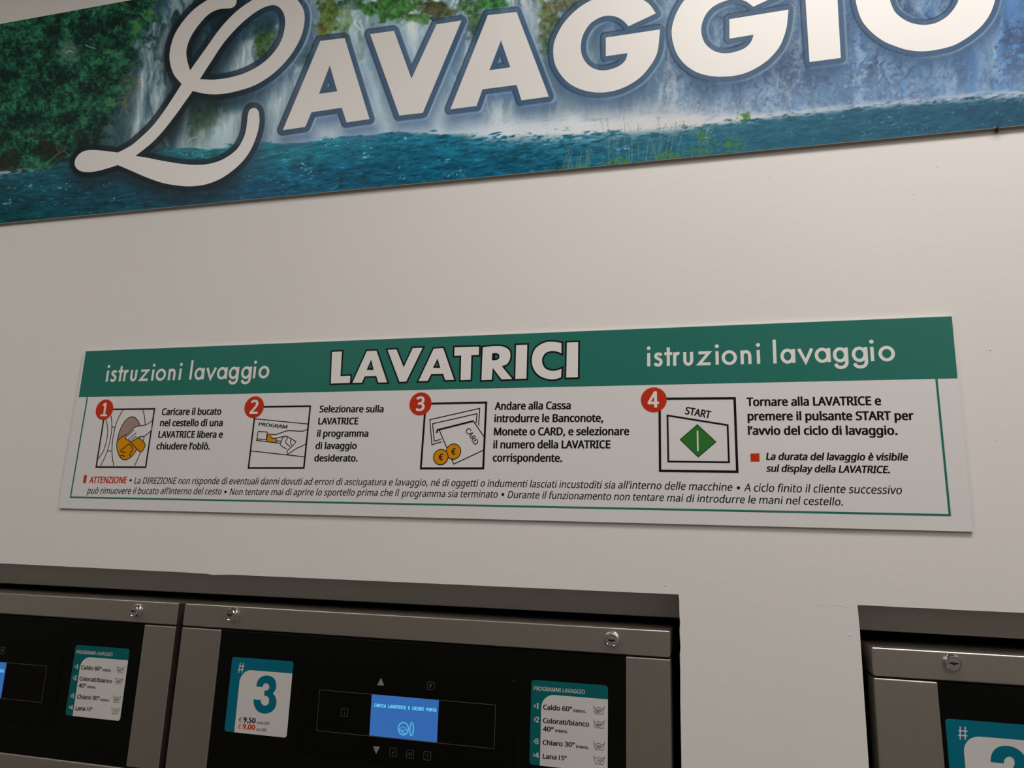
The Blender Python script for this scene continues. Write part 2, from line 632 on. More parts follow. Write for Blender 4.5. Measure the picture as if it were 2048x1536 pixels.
def P(fn, *pts):
    return [fn(*p) for p in pts]


ink = Ink()
ink.poly([at(171.8, 702.5, YI), at(1903.5, 632.7, YI), at(1915.1, 756.8, YI), at(157.4, 794.5, YI)], L1)
ink.make('header_band', M['green'], board)
ink = Ink()
bw = 0.0030
ink.line(P(Z4, (219, 452), (120, 1037)) + P(Z6, (1876, 1167), (1800, 391)), bw, L1)
ink.make('border_line', M['green'], board)

# title: white letters with a black outline
LAV = [
    [(188, 187), (246, 184), (237, 330), (295, 327), (292, 368), (181, 372)],
    [(307, 368), (392, 182), (448, 180), (510, 365), (458, 366), (447, 328), (379, 330), (362, 367)],
    [(513, 175), (565, 172), (607, 278), (660, 165), (718, 163), (622, 360), (583, 362)],
    [(694, 358), (783, 168), (838, 165), (902, 350), (850, 352), (838, 315), (768, 317), (748, 356)],
    [(905, 160), (1048, 156), (1047, 205), (1003, 206), (998, 350), (940, 352), (944, 208), (903, 210)],
    [(1070, 160), (1110, 155), (1150, 153), (1185, 155), (1213, 167), (1229, 187), (1231, 215), (1224, 240), (1208, 260), (1180, 270), (1242, 345), (1180, 348), (1128, 280), (1122, 350), (1062, 352)],
    [(1265, 147), (1330, 145), (1325, 343), (1260, 345)],
    [(1530, 135), (1530, 195), (1505, 185), (1470, 182), (1440, 192), (1420, 218), (1418, 252), (1434, 282), (1468, 297), (1505, 295), (1530, 285), (1528, 335), (1495, 346), (1455, 346), (1408, 330), (1374, 298), (1357, 250), (1362, 200), (1385, 160), (1428, 134), (1475, 127)],
    [(1562, 132), (1628, 130), (1626, 335), (1558, 337)],
]
HOLES = {1: [(390, 293), (417, 232), (432, 293)], 3: [(778, 281), (805, 225), (822, 281)],
         5: [(1125, 195), (1150, 193), (1166, 203), (1165, 225), (1150, 235), (1123, 237)]}


def soft(pts, hard):
    """smooth the outline except at the listed corner indices"""
    out = []
    idx = sorted(hard)
    for a, b in zip(idx, idx[1:] + [idx[0] + len(pts)]):
        seg = [pts[i % len(pts)] for i in range(a, b + 1)]
        out += (smooth_path(seg, 4) if len(seg) > 2 else seg)[:-1]
    return out


LAV[5] = soft(LAV[5], [0, 1, 9, 10, 11, 12, 13, 14])
LAV[7] = soft(LAV[7], [0, 1, 10, 11])
HOLES[5] = soft(HOLES[5], [0, 1, 4, 5])
ol, wh, gr = Ink(), Ink(), Ink()
for i, pl in enumerate(LAV):
    q = P(Z5, *pl)
    h = P(Z5, *HOLES[i]) if i in HOLES else None
    ol.line(q, 0.0058, L1 - .00003, closed=True, round_=True)
    if h:
        ol.poly(h, L1 - .00003)
        c = Vector((sum(p[0] for p in h) / len(h), sum(p[1] for p in h) / len(h)))
        gr = Ink(); gr.poly([tuple(c + (Vector(p) - c) * 0.42) for p in h], L4); gr.make('letter_counter', M['green'], board)
    wh.poly(q, L4, [h] if h else ())
ol.make('title_outline', M['black'], board)
wh.make('title_lettering', M['letter'], board)

# 'istruzioni lavaggio' in a geometric round face, drawn with strokes
W_ = 0.22


def arc(cx, cy, r, a0, a1, n=14, ry=None):
    ry = r if ry is None else ry
    return [(cx + r * math.cos(math.radians(a0 + (a1 - a0) * i / n)), cy + ry * math.sin(math.radians(a0 + (a1 - a0) * i / n))) for i in range(n + 1)]


GL = {
    'i': (0.22, [[(.11, 0), (.11, 1)]], [(.11, 1.37, .14)]),
    'l': (0.2, [[(.1, 0), (.1, 1.72)]], []),
    'o': (1.0, [arc(.5, .5, .41, 0, 360, 32, .43)], []),
    'a': (1.0, [arc(.47, .5, .38, 0, 360, 32, .43), [(.9, 0), (.9, 1)]], []),
    'g': (1.0, [arc(.47, .5, .38, 0, 360, 32, .43), [(.9, 1), (.9, .0), (.88, -.15), (.8, -.28), (.66, -.37), (.5, -.39), (.33, -.37), (.2, -.28), (.12, -.13)]], []),
    'n': (.74, [[(.1, 0), (.1, 1)], [(.1, .5)] + arc(.37, .6, .27, 180, 0, 14, .31) + [(.64, 0)]], []),
    'u': (.7, [[(.1, 1), (.1, .38)] + arc(.36, .38, .26, 180, 360, 14, .3) + [(.62, 1)]], []),
    'r': (.46, [[(.1, 0), (.1, 1)], [(.1, .55), (.14, .75), (.23, .88), (.34, .92), (.46, .87)]], []),
    't': (.5, [[(.25, 0), (.25, 1.38)], [(0, .91), (.5, .91)]], []),
    'z': (.8, [[(.06, .91), (.68, .91), (.1, .09), (.76, .09)]], []),
    'v': (.86, [[(.06, 1), (.43, .06), (.8, 1)]], []),
    's': (.6, [smooth_path([(.53, .80), (.42, .9), (.27, .91), (.15, .84), (.13, .71), (.22, .60), (.36, .52), (.48, .42), (.5, .26), (.42, .12), (.28, .07), (.15, .11), (.06, .22)], 3)], []),
}
RIGHT_X = [('i', 152, 175), ('s', 189, 245), ('t', 253, 297), ('r', 303, 338), ('u', 361, 416), ('z', 447, 515), ('i', 541, 565), ('o', 579, 666), ('n', 687, 748), ('i', 777, 800),
           ('l', 872, 892), ('a', 915, 998), ('v', 1009, 1106), ('a', 1110, 1200), ('g', 1214, 1300), ('g', 1322, 1412), ('i', 1426, 1450), ('o', 1474, 1568)]
rb0, rb1 = Z6(152, 321), Z6(1568, 288)
XH = up(Z6, 700, 306, 78)
for word in ('right', 'left'):
    ink = Ink()
    if word == 'right':
        a, b, xh = rb0, rb1, XH
    else:
        a, b = Z4(323, 361), Z4(1280, 339)
        xh = up(Z4, 700, 352, 66)
    tot = rb1[0] - rb0[0]
    for (ch, px, px2) in RIGHT_X:
        wd_, strokes, dots = GL[ch]
        gx = (Z6(px, 300)[0] - rb0[0]) / tot * (b[0] - a[0]) + a[0]
        gx2 = (Z6(px2, 300)[0] - rb0[0]) / tot * (b[0] - a[0]) + a[0]
        xs_ = [q[0] for st in strokes for q in st]
        lo_, hi_ = min(xs_) - (W_ / 2 if ch not in 'tz' else 0), max(xs_) + (W_ / 2 if ch not in 'tzr' else 0)
        kx = (gx2 - gx) / (hi_ - lo_)
        gx -= lo_ * kx
        gz = a[1] + (b[1] - a[1]) * (gx - a[0]) / (b[0] - a[0])
        for st in strokes:
            ring = math.hypot(st[0][0] - st[-1][0], st[0][1] - st[-1][1]) < 1e-6
            ink.line([(gx + q[0] * kx, gz + q[1] * xh) for q in st], W_ * xh * (0.5 + 0.5 * min(1, (b[0] - a[0]) / tot)), L2, closed=ring)
        for (dx, dy, r) in dots:
            ink.disc((gx + dx * kx, gz + dy * xh), r * xh, L2, 20)
    ink.make('heading_lettering', M['letter'], board, 'white lettering istruzioni lavaggio on the %s of the header' % word)

# step texts
BOLD = 0.036
steps = [
    [(Z4, 'Caricare il bucato', 652, 557, 1001, 555), (Z4, 'nel cestello di una', 642, 622, 1009, 622),
     (Z4, 'LAVATRICE libera e', 632, 690, 1010, 690), (Z4, 'chiudere l’oblò.', 621, 758, 935, 759)],
    [(Z4, 'Selezionare sulla', 1575, 541, 1951, 541), (Z4, 'LAVATRICE', 1568, 612, 1803, 612), (Z4, 'il programma', 1561, 684, 1862, 684),
     (Z4, 'di lavaggio', 1552, 756, 1794, 756), (Z4, 'desiderato.', 1545, 828, 1800, 829)],
    [(Z5, 'Andare alla Cassa', 1138, 527, 1584, 523), (Z5, 'introdurre le Banconote,', 1136, 599, 1775, 597),
     (Z5, 'Monete o CARD, e selezionare', 1134, 676, 1927, 675), (Z5, 'il numero della LAVATRICE', 1130, 752, 1817, 752),
     (Z5, 'corrispondente.', 1127, 829, 1534, 831)],
    [(Z6, 'Tornare alla LAVATRICE e', 720, 548, 1487, 542), (Z6, 'premere il pulsante START per', 726, 629, 1673, 627),
     (Z6, 'l’avvio del ciclo di lavaggio.', 728, 711, 1580, 711)],
]
CAPH = {Z4: 40.5, Z5: 46.5, Z6: 50}
for st in steps:
    ink = Ink()
    for (fn, s, xa, ya, xb, yb) in st:
        text(ink, s, fn(xa, ya), fn(xb, yb), up(fn, xa, ya, CAPH[fn]), L1, 'N', BOLD)
    ink.make('instruction_text', M['black'], board)
ink = Ink()
text(ink, 'La durata del lavaggio è visibile', Z6(830, 853), Z6(1641, 858), up(Z6, 830, 853, 41), L1, 'N', BOLD, 0.2)
text(ink, 'sul display della LAVATRICE.', Z6(832, 921), Z6(1537, 929), up(Z6, 832, 921, 41), L1, 'N', BOLD, 0.2)
ink.make('note_text', M['black'], board)
ink = Ink()
ink.poly(P(Z6, (742, 817), (793, 815), (794, 863), (743, 863)), L1)
ink.make('red_marker', M['red'], board)
ink = Ink()
ink.poly(P(Z4, (200, 908), (217, 908), (210, 955), (193, 955)), L1)
text(ink, 'ATTENZIONE', Z4(227, 955), Z4(448, 956), up(Z4, 300, 955, 39), L1, 'N', 0.034, 0.1)
ink.make('warning_heading', M['red'], board)
ink = Ink()
WARN = [
    ('La DIREZIONE non risponde di eventuali danni dovuti', Z4(491, 958), Z4(1476, 964), up(Z4, 500, 958, 37)),
    ('ad errori di asciugatura e lavaggio,', Z5(22, 964), Z5(747, 970), up(Z5, 300, 966, 39)),
    ('né di oggetti o indumenti lasciati incustoditi sia', Z5(765, 971), Z5(1845, 987), up(Z5, 1200, 975, 42)),
    ('all’interno delle macchine', Z5(1861, 986), Z6(640, 1030), up(Z6, 300, 1020, 44)),
    ('A ciclo finito il cliente successivo', Z6(705, 1032), Z6(1606, 1048), up(Z6, 1000, 1035, 46)),
    ('può rimuovere il bucato all’interno del cesto', Z4(215, 1016), Z4(1003, 1021), up(Z4, 500, 1016, 37)),
    ('Non tentare mai di aprire lo sportello prima che il', Z4(1050, 1023), Z4(2043, 1030), up(Z4, 1500, 1022, 38)),
    ('programma sia terminato', Z5(593, 1034), Z5(1157, 1040), up(Z5, 900, 1034, 41)),
    ('Durante il funzionamento non tentare', Z5(1214, 1042), Z6(250, 1087), up(Z5, 1800, 1050, 43)),
    ('mai di introdurre le mani nel cestello.', Z6(266, 1089), Z6(1268, 1113), up(Z6, 900, 1100, 44)),
]
for (fn, x_, y_) in ((Z4, 472, 938), (Z6, 674, 1012), (Z4, 1027, 1006), (Z5, 1187, 1021)):
    ink.disc(fn(x_, y_), 0.0024, L1, 20)
for (s, a, b, h) in WARN:
    text(ink, s, a, b, h, L1, 'N', 0.011, 0.2, res=2)
ink.make('warning_text', M['black'], board)

# pictograms ------------------------------------------------------
mmz = abs(D1(100, 900)[1] - D1(100, 1000)[1]) / 100          # one crop pixel on the board, about


def picto(fn, name, frame, fw, lines, lw, fills=(), label=None):
    g = Ink()
    fr = P(fn, *frame)
    g.line(fr, fw, L2, closed=True)
    for ln in lines:
        g.line(P(fn, *ln), lw, L2)
    o = g.make('pictogram', M['black'], board, label)
    return o


sf = lambda pts, n=5: smooth_path(pts, n)
k1 = at(230 + 1, 900, YI)[0] - at(230, 900, YI)[0]
lw = 0.00155
frame1 = [(262, 332), (1102, 322), (950, 1318), (105, 1315)]
mauve = [(720, 458), (640, 490), (570, 570), (515, 680), (480, 790), (465, 870), (530, 810), (620, 760), (700, 700), (770, 640), (850, 605), (830, 545), (780, 480)]
cloth = [(465, 870), (530, 810), (610, 765), (620, 830), (700, 885), (760, 850), (835, 815), (900, 860), (942, 930), (910, 1020), (880, 1060), (860, 1065), (800, 1015), (750, 1090), (680, 1160), (605, 1190), (550, 1180), (500, 1120), (465, 1020), (458, 930)]
hand1 = [(1060, 525), (1000, 570), (940, 600), (850, 612), (770, 635), (720, 680), (620, 780), (610, 820), (640, 850), (690, 880), (710, 885), (830, 805), (900, 795), (970, 760), (1045, 690)]
lines1 = [sf([(270, 500), (298, 620), (300, 760), (275, 900), (225, 1050), (140, 1175)]), sf([(360, 440), (372, 540), (372, 660), (350, 830), (300, 1030), (240, 1180), (180, 1295)]),
          [(375, 632), (430, 632)], [(300, 1041), (365, 1042)], sf([(560, 345), (500, 450), (440, 600), (400, 780), (378, 950), (378, 1100), (405, 1295)]),
          sf([(903, 340), (930, 450), (943, 600)]), [(925, 790), (912, 870)], sf([(858, 1075), (810, 1190), (760, 1295)]),
          sf([(465, 870), (480, 790), (515, 680), (570, 570), (640, 490), (720, 458), (780, 480), (830, 545), (850, 605)]),
          sf([(465, 870), (458, 930), (465, 1020), (500, 1120), (550, 1180), (605, 1190), (680, 1160), (750, 1090), (795, 1020)]),
          sf([(465, 870), (530, 810), (625, 760)]),
          [(700, 890), (800, 1010), (860, 1065)], sf([(825, 815), (880, 850), (942, 930), (910, 1020), (865, 1065)]),
          sf([(610, 1062), (550, 1058), (525, 1035), (590, 980), (660, 925), (705, 950), (725, 1000), (715, 1040), (685, 1075), (680, 1110), (705, 1135)]), sf([(515, 1125), (555, 1115), (600, 1140)])]
pic = picto(D1, 'pictogram', frame1, 0.0030, lines1, lw, label='pictogram of a hand putting orange washing into a drum')
g = Ink(); g.poly(P(D1, *sf(mauve, 3)), L1); g.make('drum_shade', M['mauve'], pic)
g = Ink(); g.poly(P(D1, *cloth), L1); g.make('washing', M['orange'], pic)
g = Ink(); g.poly(P(D1, *hand1), L2 - .00004); hd = g.make('hand', M['white'], pic)
g = Ink()
for ln in (sf([(1060, 525), (1000, 570), (940, 600), (850, 612), (770, 635), (720, 680), (620, 780), (610, 820), (640, 850)]),
           sf([(1045, 690), (970, 760), (900, 795), (830, 805), (710, 885), (690, 880), (650, 855)]),
           [(757, 680), (632, 795)], [(790, 730), (645, 852)], [(795, 780), (690, 872)]):
    g.line(P(D1, *ln), lw, L3)
g.make('hand_outline', M['black'], pic)

frame2 = [(270, 290), (1200, 275), (1090, 1330), (145, 1330)]
lines2 = [[(240, 490), (1160, 580)], [(190, 1040), (1100, 1140)], [(310, 705), (466, 718), (450, 850)], [(310, 705), (290, 833), (455, 850)], [(290, 833), (280, 860), (690, 908)],
          [(470, 748), (455, 875)], [(622, 835), (615, 890)], [(622, 868), (710, 873)],
          sf([(480, 748), (590, 762), (700, 730), (820, 695), (970, 700), (1080, 700), (1155, 665)]),
          sf([(520, 775), (535, 810), (580, 825), (650, 815), (740, 795), (800, 795), (870, 830), (955, 880)]),
          sf([(955, 880), (890, 960), (820, 1025), (805, 1050), (808, 1090), (830, 1090), (960, 1000), (1060, 955), (1140, 910)]),
          sf([(735, 800), (710, 870), (695, 940), (800, 1010)]), sf([(815, 810), (785, 870), (790, 910), (860, 970)]), sf([(875, 850), (860, 890), (885, 945)])]
pic = picto(D2, 'pictogram', frame2, 0.0030, lines2, lw, label='pictogram of a finger pressing an orange program button')
g = Ink(); g.poly(P(D2, (475, 750), (520, 765), (530, 800), (565, 825), (630, 832), (615, 890), (460, 875)), L1); g.make('button', M['orange'], pic)
g = Ink(); text(g, 'PROGRAM', D2(315, 612), D2(802, 660), up(D2, 320, 612, 60), L1, 'I', 0.035); g.make('button_lettering', M['black'], pic)

frame3 = [(735, 490), (1090, 483), (1072, 868), (707, 868)]
lines3 = [[(1045, 618), (1052, 517), (760, 583), (772, 730), (830, 712)], [(1030, 605), (1036, 548), (776, 607), (786, 710), (826, 697)],
          [(815, 645), (900, 843), (1072, 762)], [(1015, 592), (1076, 682)]]
pic = picto(Z5, 'pictogram', frame3, 0.0034, lines3, 0.0016, label='pictogram of a card in a slot and two euro coins')
g = Ink(); g.line(P(Z5, (800, 662), (804, 644), (1015, 591)), 0.0030, L2)
text(g, 'CARD', Z5(966, 646), Z5(1022, 735), 0.0088, L2, 'I', 0.02)
g.make('card_lettering', M['black'], pic)
for (cx, cy) in ((898, 770), (824, 802)):
    c = Z5(cx, cy)
    r = 0.0132
    yy = L2 - .00004 if cx > 850 else L3
    g = Ink(); g.disc(c, r, yy); cr = g.make('coin_rim', M['black'], pic)
    g = Ink(); g.disc(c, r * 0.89, yy - .00003); g.make('coin', M['orange'], pic)
    g = Ink(); text(g, '€', Z5(cx - 13, cy + 18), Z5(cx + 13, cy + 18), 0.0105, yy - .00006, 'I', 0.03); g.make('coin_symbol', M['black'], pic)

frame4 = [(225, 505), (652, 502), (667, 920), (228, 915)]
pic = picto(Z6, 'pictogram', frame4, 0.0036, [], 0.003, label='pictogram of a green START button')
g = Ink(); g.line(P(Z6, (270, 600), (612, 655), (620, 866), (275, 862)), 0.0027, L2, closed=True); g.make('button_frame', M['black'], pic)
dm = P(Z6, (440, 652), (546, 750), (445, 837), (342, 737))
g = Ink(); g.poly(dm, L1); g.make('start_diamond', M['sgreen'], pic)
g = Ink(); g.line(dm, 0.0010, L2, closed=True); text(g, 'START', Z6(368, 592), Z6(513, 618), up(Z6, 368, 592, 43), L2, 'I', 0.03); g.make('start_lettering', M['black'], pic)
g = Ink(); g.line(P(Z6, (441, 690), (443, 800)), 0.0022, L2, round_=True); g.make('start_bar', M['letter'], pic)

RB = abs(Z6(192 + 74, 511)[0] - Z6(192, 511)[0])
for (fn, c, num, a, b, h) in ((D1, (248, 335), '1', (180, 445), (290, 445), 232), (D2, (243, 293), '2', (160, 410), (302, 410), 240),
                              (Z5, (705, 491), '3', (678, 533), (729, 531), 84), (Z6, (192, 511), '4', (158, 557), (223, 555), 92)):
    g = Ink(); g.disc(fn(*c), RB, L3, 48)
    bd = g.make('step_badge', M['red'], board, 'red round badge with a white number %s' % num)
    g = Ink(); hh = up(fn, a[0], a[1], h)
    if num == '1':
        g.line(P(fn, (225, 262), (262, 235), (283, 232), ), hh * .13, L4)
        g.line(P(fn, (272, 222), (240, 440)), hh * .17, L4)
        g.line(P(fn, (179, 433), (292, 433)), hh * .13, L4)
    else:
        text(g, num, fn(*a), fn(*b), hh, L4, 'N', 0.03)
    g.make('numeral', M['letter'], bd)

# ================================================================== WATERFALL SIGN
YW = -0.0072
sign = empty('waterfall_sign', (0.75, 0, Z0 + 0.585), 'long wall sign printed with a waterfall landscape and the word LAVAGGIO, high on the wall', 'sign')
r3 = zoomer(1200, 0, 2.415, YW)
S_L, S_R = -0.52, 2.05
zb = lambda x: np.interp(x, *zip(*sorted([at(0, 447, YW), at(700, 384.5, YW), at(1200, 332.5, YW), at(2048, 249.7, YW)])))
zbl, zbr = at(0, 446.5, YW), at(2048, 249.7, YW)
SB = lambda x: zbl[1] + (zbr[1] - zbl[1]) * (x - zbl[0]) / (zbr[0] - zbl[0])
ztl = at(100, 29.8, YW)[1]
zt = ztl
v = []
for y in (YW + .0003, YW + .0024):
    v += [(S_L, y, SB(S_L)), (S_R, y, SB(S_R)), (S_R, y, zt), (S_L, y, zt)]
mk('backing_board', v, [(0, 1, 2, 3), (7, 6, 5, 4), (0, 4, 5, 1), (1, 5, 6, 2), (2, 6, 7, 3), (3, 7, 4, 0)], M['foam'], sign)

for sx_ in (-0.4, 0.3, 1.0, 1.7):
    v, f = box_v(sx_ - .012, sx_ + .012, YW + .0024, 0.0, zt - .06, zt - .03)
    mk('spacer', v, f, M['foam'], sign)
k = 2.56
R1 = lambda *p: [(x / 2.9257, y / 2.9257) for x, y in p]
R2 = lambda *p: [(500 + x / k, y / k) for x, y in p]
R3 = lambda *p: [(1200 + x / 2.415, y / 2.415) for x, y in p]
S = lambda pts, n=5, closed=False: smooth_path(pts, n, closed)
LET = []
# script L
L_out = (S(R1((1113, 412), (1200, 290), (1290, 165), (1380, 70), (1470, 5), (1560, -45), (1640, -58), (1700, -38), (1745, 5), (1775, 55), (1783, 110), (1770, 190), (1735, 270), (1680, 350), (1600, 430), (1500, 495), (1400, 530), (1300, 550), (1210, 550), (1128, 533)))
         + S(R1((1128, 533), (1080, 600), (1030, 670), (960, 760), (890, 835), (793, 913)))
         + S(R1((793, 913), (860, 923), (960, 943), (1070, 960), (1150, 965), (1230, 958), (1310, 930), (1380, 880), (1420, 820), (1440, 760), (1450, 680), (1460, 645), (1482, 632), (1502, 637), (1515, 660), (1518, 720), (1500, 800), (1460, 890), (1400, 965), (1310, 1035), (1220, 1075), (1130, 1090), (1050, 1087), (950, 1070), (850, 1035), (770, 1000), (690, 966)))
         + S(R1((690, 966), (630, 985), (560, 1003), (500, 1007), (460, 995), (438, 965), (445, 925), (480, 890), (530, 878), (600, 882), (690, 893)))
         + S(R1((690, 893), (770, 850), (840, 790), (900, 730), (960, 650), (1020, 560), (1063, 492)))
         + S(R1((1063, 492), (1020, 440), (998, 380), (993, 310), (1015, 220), (1060, 140), (1130, 60), (1215, 0), (1290, -28), (1350, -30), (1383, -5), (1378, 30), (1350, 48), (1280, 55), (1220, 85), (1160, 150), (1115, 220), (1092, 290), (1095, 350), (1113, 412))))


def dedup(pl):
    r = []
    for p in pl:
        if not r or (abs(p[0] - r[-1][0]) + abs(p[1] - r[-1][1])) > 0.05:
            r.append(p)
    if abs(r[0][0] - r[-1][0]) + abs(r[0][1] - r[-1][1]) < 0.05:
        r.pop()
    return r


L_hole = S(R1((1170, 464), (1230, 370), (1310, 250), (1400, 150), (1490, 75), (1560, 38), (1612, 32), (1650, 60), (1668, 110), (1665, 170), (1645, 240), (1600, 310), (1530, 375), (1440, 425), (1340, 455), (1250, 467)), 5)
LET.append((dedup(L_out), [dedup(L_hole)]))
LET.append((R2((168, 667), (360, 210), (485, 195), (612, 610), (495, 627), (470, 552), (315, 575), (283, 650)), [R2((353, 481), (409, 335), (447, 468))]))
LET.append((R2((615, 175), (738, 158), (827, 403), (955, 125), (1083, 105), (885, 578), (765, 592)), []))
LET.append((R2((1026, 560), (1218, 78), (1365, 62), (1530, 495), (1390, 514), (1365, 435), (1190, 458), (1160, 543)), [R2((1226, 360), (1285, 207), (1333, 345))]))
g1 = (S(R2((1938, 135),) + R3((270, 65),), 1) + S([(1311.8, 26.9), (1297, 7), (1275, -5), (1250, -11), (1215, -10), (1180, 2), (1150, 22), (1125, 50), (1110, 80), (1106.5, 103), (1110, 128), (1122, 150), (1140, 168), (1165, 180), (1195, 185.2), (1225, 182.5), (1250, 174), (1274, 160), (1291, 144), (1308, 120), (1316, 98), (1320, 59)])
      + R3((28, 182), (28, 272), (133, 257)) + S([(1255.1, 106.4), (1251, 120), (1240, 131), (1222, 138.5), (1203, 141), (1185, 136), (1171, 124), (1163, 107), (1162, 88), (1167, 68), (1180, 48), (1198, 36), (1215, 31.5), (1233, 34), (1247, 42), (1257, 52.7)]))
LET.append((dedup(g1), []))
g2 = ([(1506.4, 13.7), (1562, -12)] + S([(1562, -12), (1548, -30), (1525, -43), (1495, -50), (1455, -48), (1415, -35), (1380, -12), (1357, 18), (1345, 50), (1344, 75), (1352, 104), (1368, 127), (1392, 144), (1420, 152), (1447, 153.5), (1475, 150.5), (1500, 142.5), (1527, 127), (1546, 110), (1562, 88), (1573, 55), (1576.8, 19.5)])
      + R3((625, 93), (625, 187), (742, 168)) + S([(1507.2, 69.6), (1502, 84), (1490, 96), (1470, 104), (1449, 106.8), (1428, 102), (1411, 88), (1403.5, 70), (1403, 52), (1410, 32), (1423, 16), (1440, 6), (1458, 0), (1476, -1), (1492, 3), (1506.4, 13.7)]))
LET.append((dedup(g2), []))
LET.append(([(1606.5, -78), (1671, -88), (1675, 0), (1681.6, 116), (1619, 124.2), (1611, 0)], []))
o_out = S([(1711.5, -10), (1713, 10), (1721.7, 37), (1733, 54), (1750.7, 71), (1770, 84), (1792, 93), (1815, 100), (1842, 102.8), (1872, 100), (1904, 92), (1926, 81), (1945, 68), (1962, 53), (1976, 35), (1986, 14), (1991, -10), (1986, -40), (1965, -75), (1930, -98), (1880, -110), (1830, -106), (1780, -90), (1740, -62), (1718, -35)], 4, True)
o_in = S([(1779.7, 0), (1788, 21), (1798, 32), (1813, 42), (1830, 48), (1850, 50), (1872, 46), (1891.5, 35), (1906, 20), (1917, 0), (1918, -20), (1905, -45), (1880, -58), (1850, -60), (1815, -52), (1790, -35), (1779, -14)], 4, True)
LET.append((dedup(o_out + o_out[:0]), [dedup(o_in)]))
for i, (ou, ho) in enumerate(LET):
    g = Ink()
    g.poly([at(x, y, YW) for x, y in ou], YW - .0002, [[at(x, y, YW) for x, y in h] for h in ho])
    g.make('letter', M['letter'], sign)

# ---- printed landscape -------------------------------------------------
NX, NZ = 1700, 410


def vnoise(x, y, seed):
    r = np.random.RandomState(seed)
    T = r.rand(256, 256)
    xi, yi = np.floor(x).astype(int), np.floor(y).astype(int)
    fx, fy = x - xi, y - yi
    fx, fy = fx * fx * (3 - 2 * fx), fy * fy * (3 - 2 * fy)
    a, b = T[yi & 255, xi & 255], T[yi & 255, (xi + 1) & 255]
    c, d = T[(yi + 1) & 255, xi & 255], T[(yi + 1) & 255, (xi + 1) & 255]
    return (a + (b - a) * fx) * (1 - fy) + (c + (d - c) * fx) * fy


def fbm(x, y, seed, o=4, g=0.55):
    s, a, t = 0, 1.0, 0
    for i in range(o):
        s = s + a * vnoise(x * 2 ** i + 17.3 * i, y * 2 ** i + 5.1 * i, seed + i)
        t += a
        a *= g
    return s / t


def sst(a, b, x):
    t = np.clip((x - a) / (b - a), 0, 1)
    return t * t * (3 - 2 * t)


def seg_dist(X, Y, poly, closed=True):
    d = np.full(X.shape, 1e9)
    n = len(poly)
    for i in range(n if closed else n - 1):
        ax, ay = poly[i]
        bx, by = poly[(i + 1) % n]
        dx, dy = bx - ax, by - ay
        L = dx * dx + dy * dy + 1e-12
        t = np.clip(((X - ax) * dx + (Y - ay) * dy) / L, 0, 1)
        d = np.minimum(d, (X - ax - t * dx) ** 2 + (Y - ay - t * dy) ** 2)
    return np.sqrt(d)


def inside(X, Y, poly):
    r = np.zeros(X.shape, bool)
    n = len(poly)
    for i in range(n):
        ax, ay = poly[i]
        bx, by = poly[(i + 1) % n]
        if ay == by:
            continue
        c = ((ay > Y) != (by > Y)) & (X < (bx - ax) * (Y - ay) / (by - ay) + ax)
        r ^= c
    return r


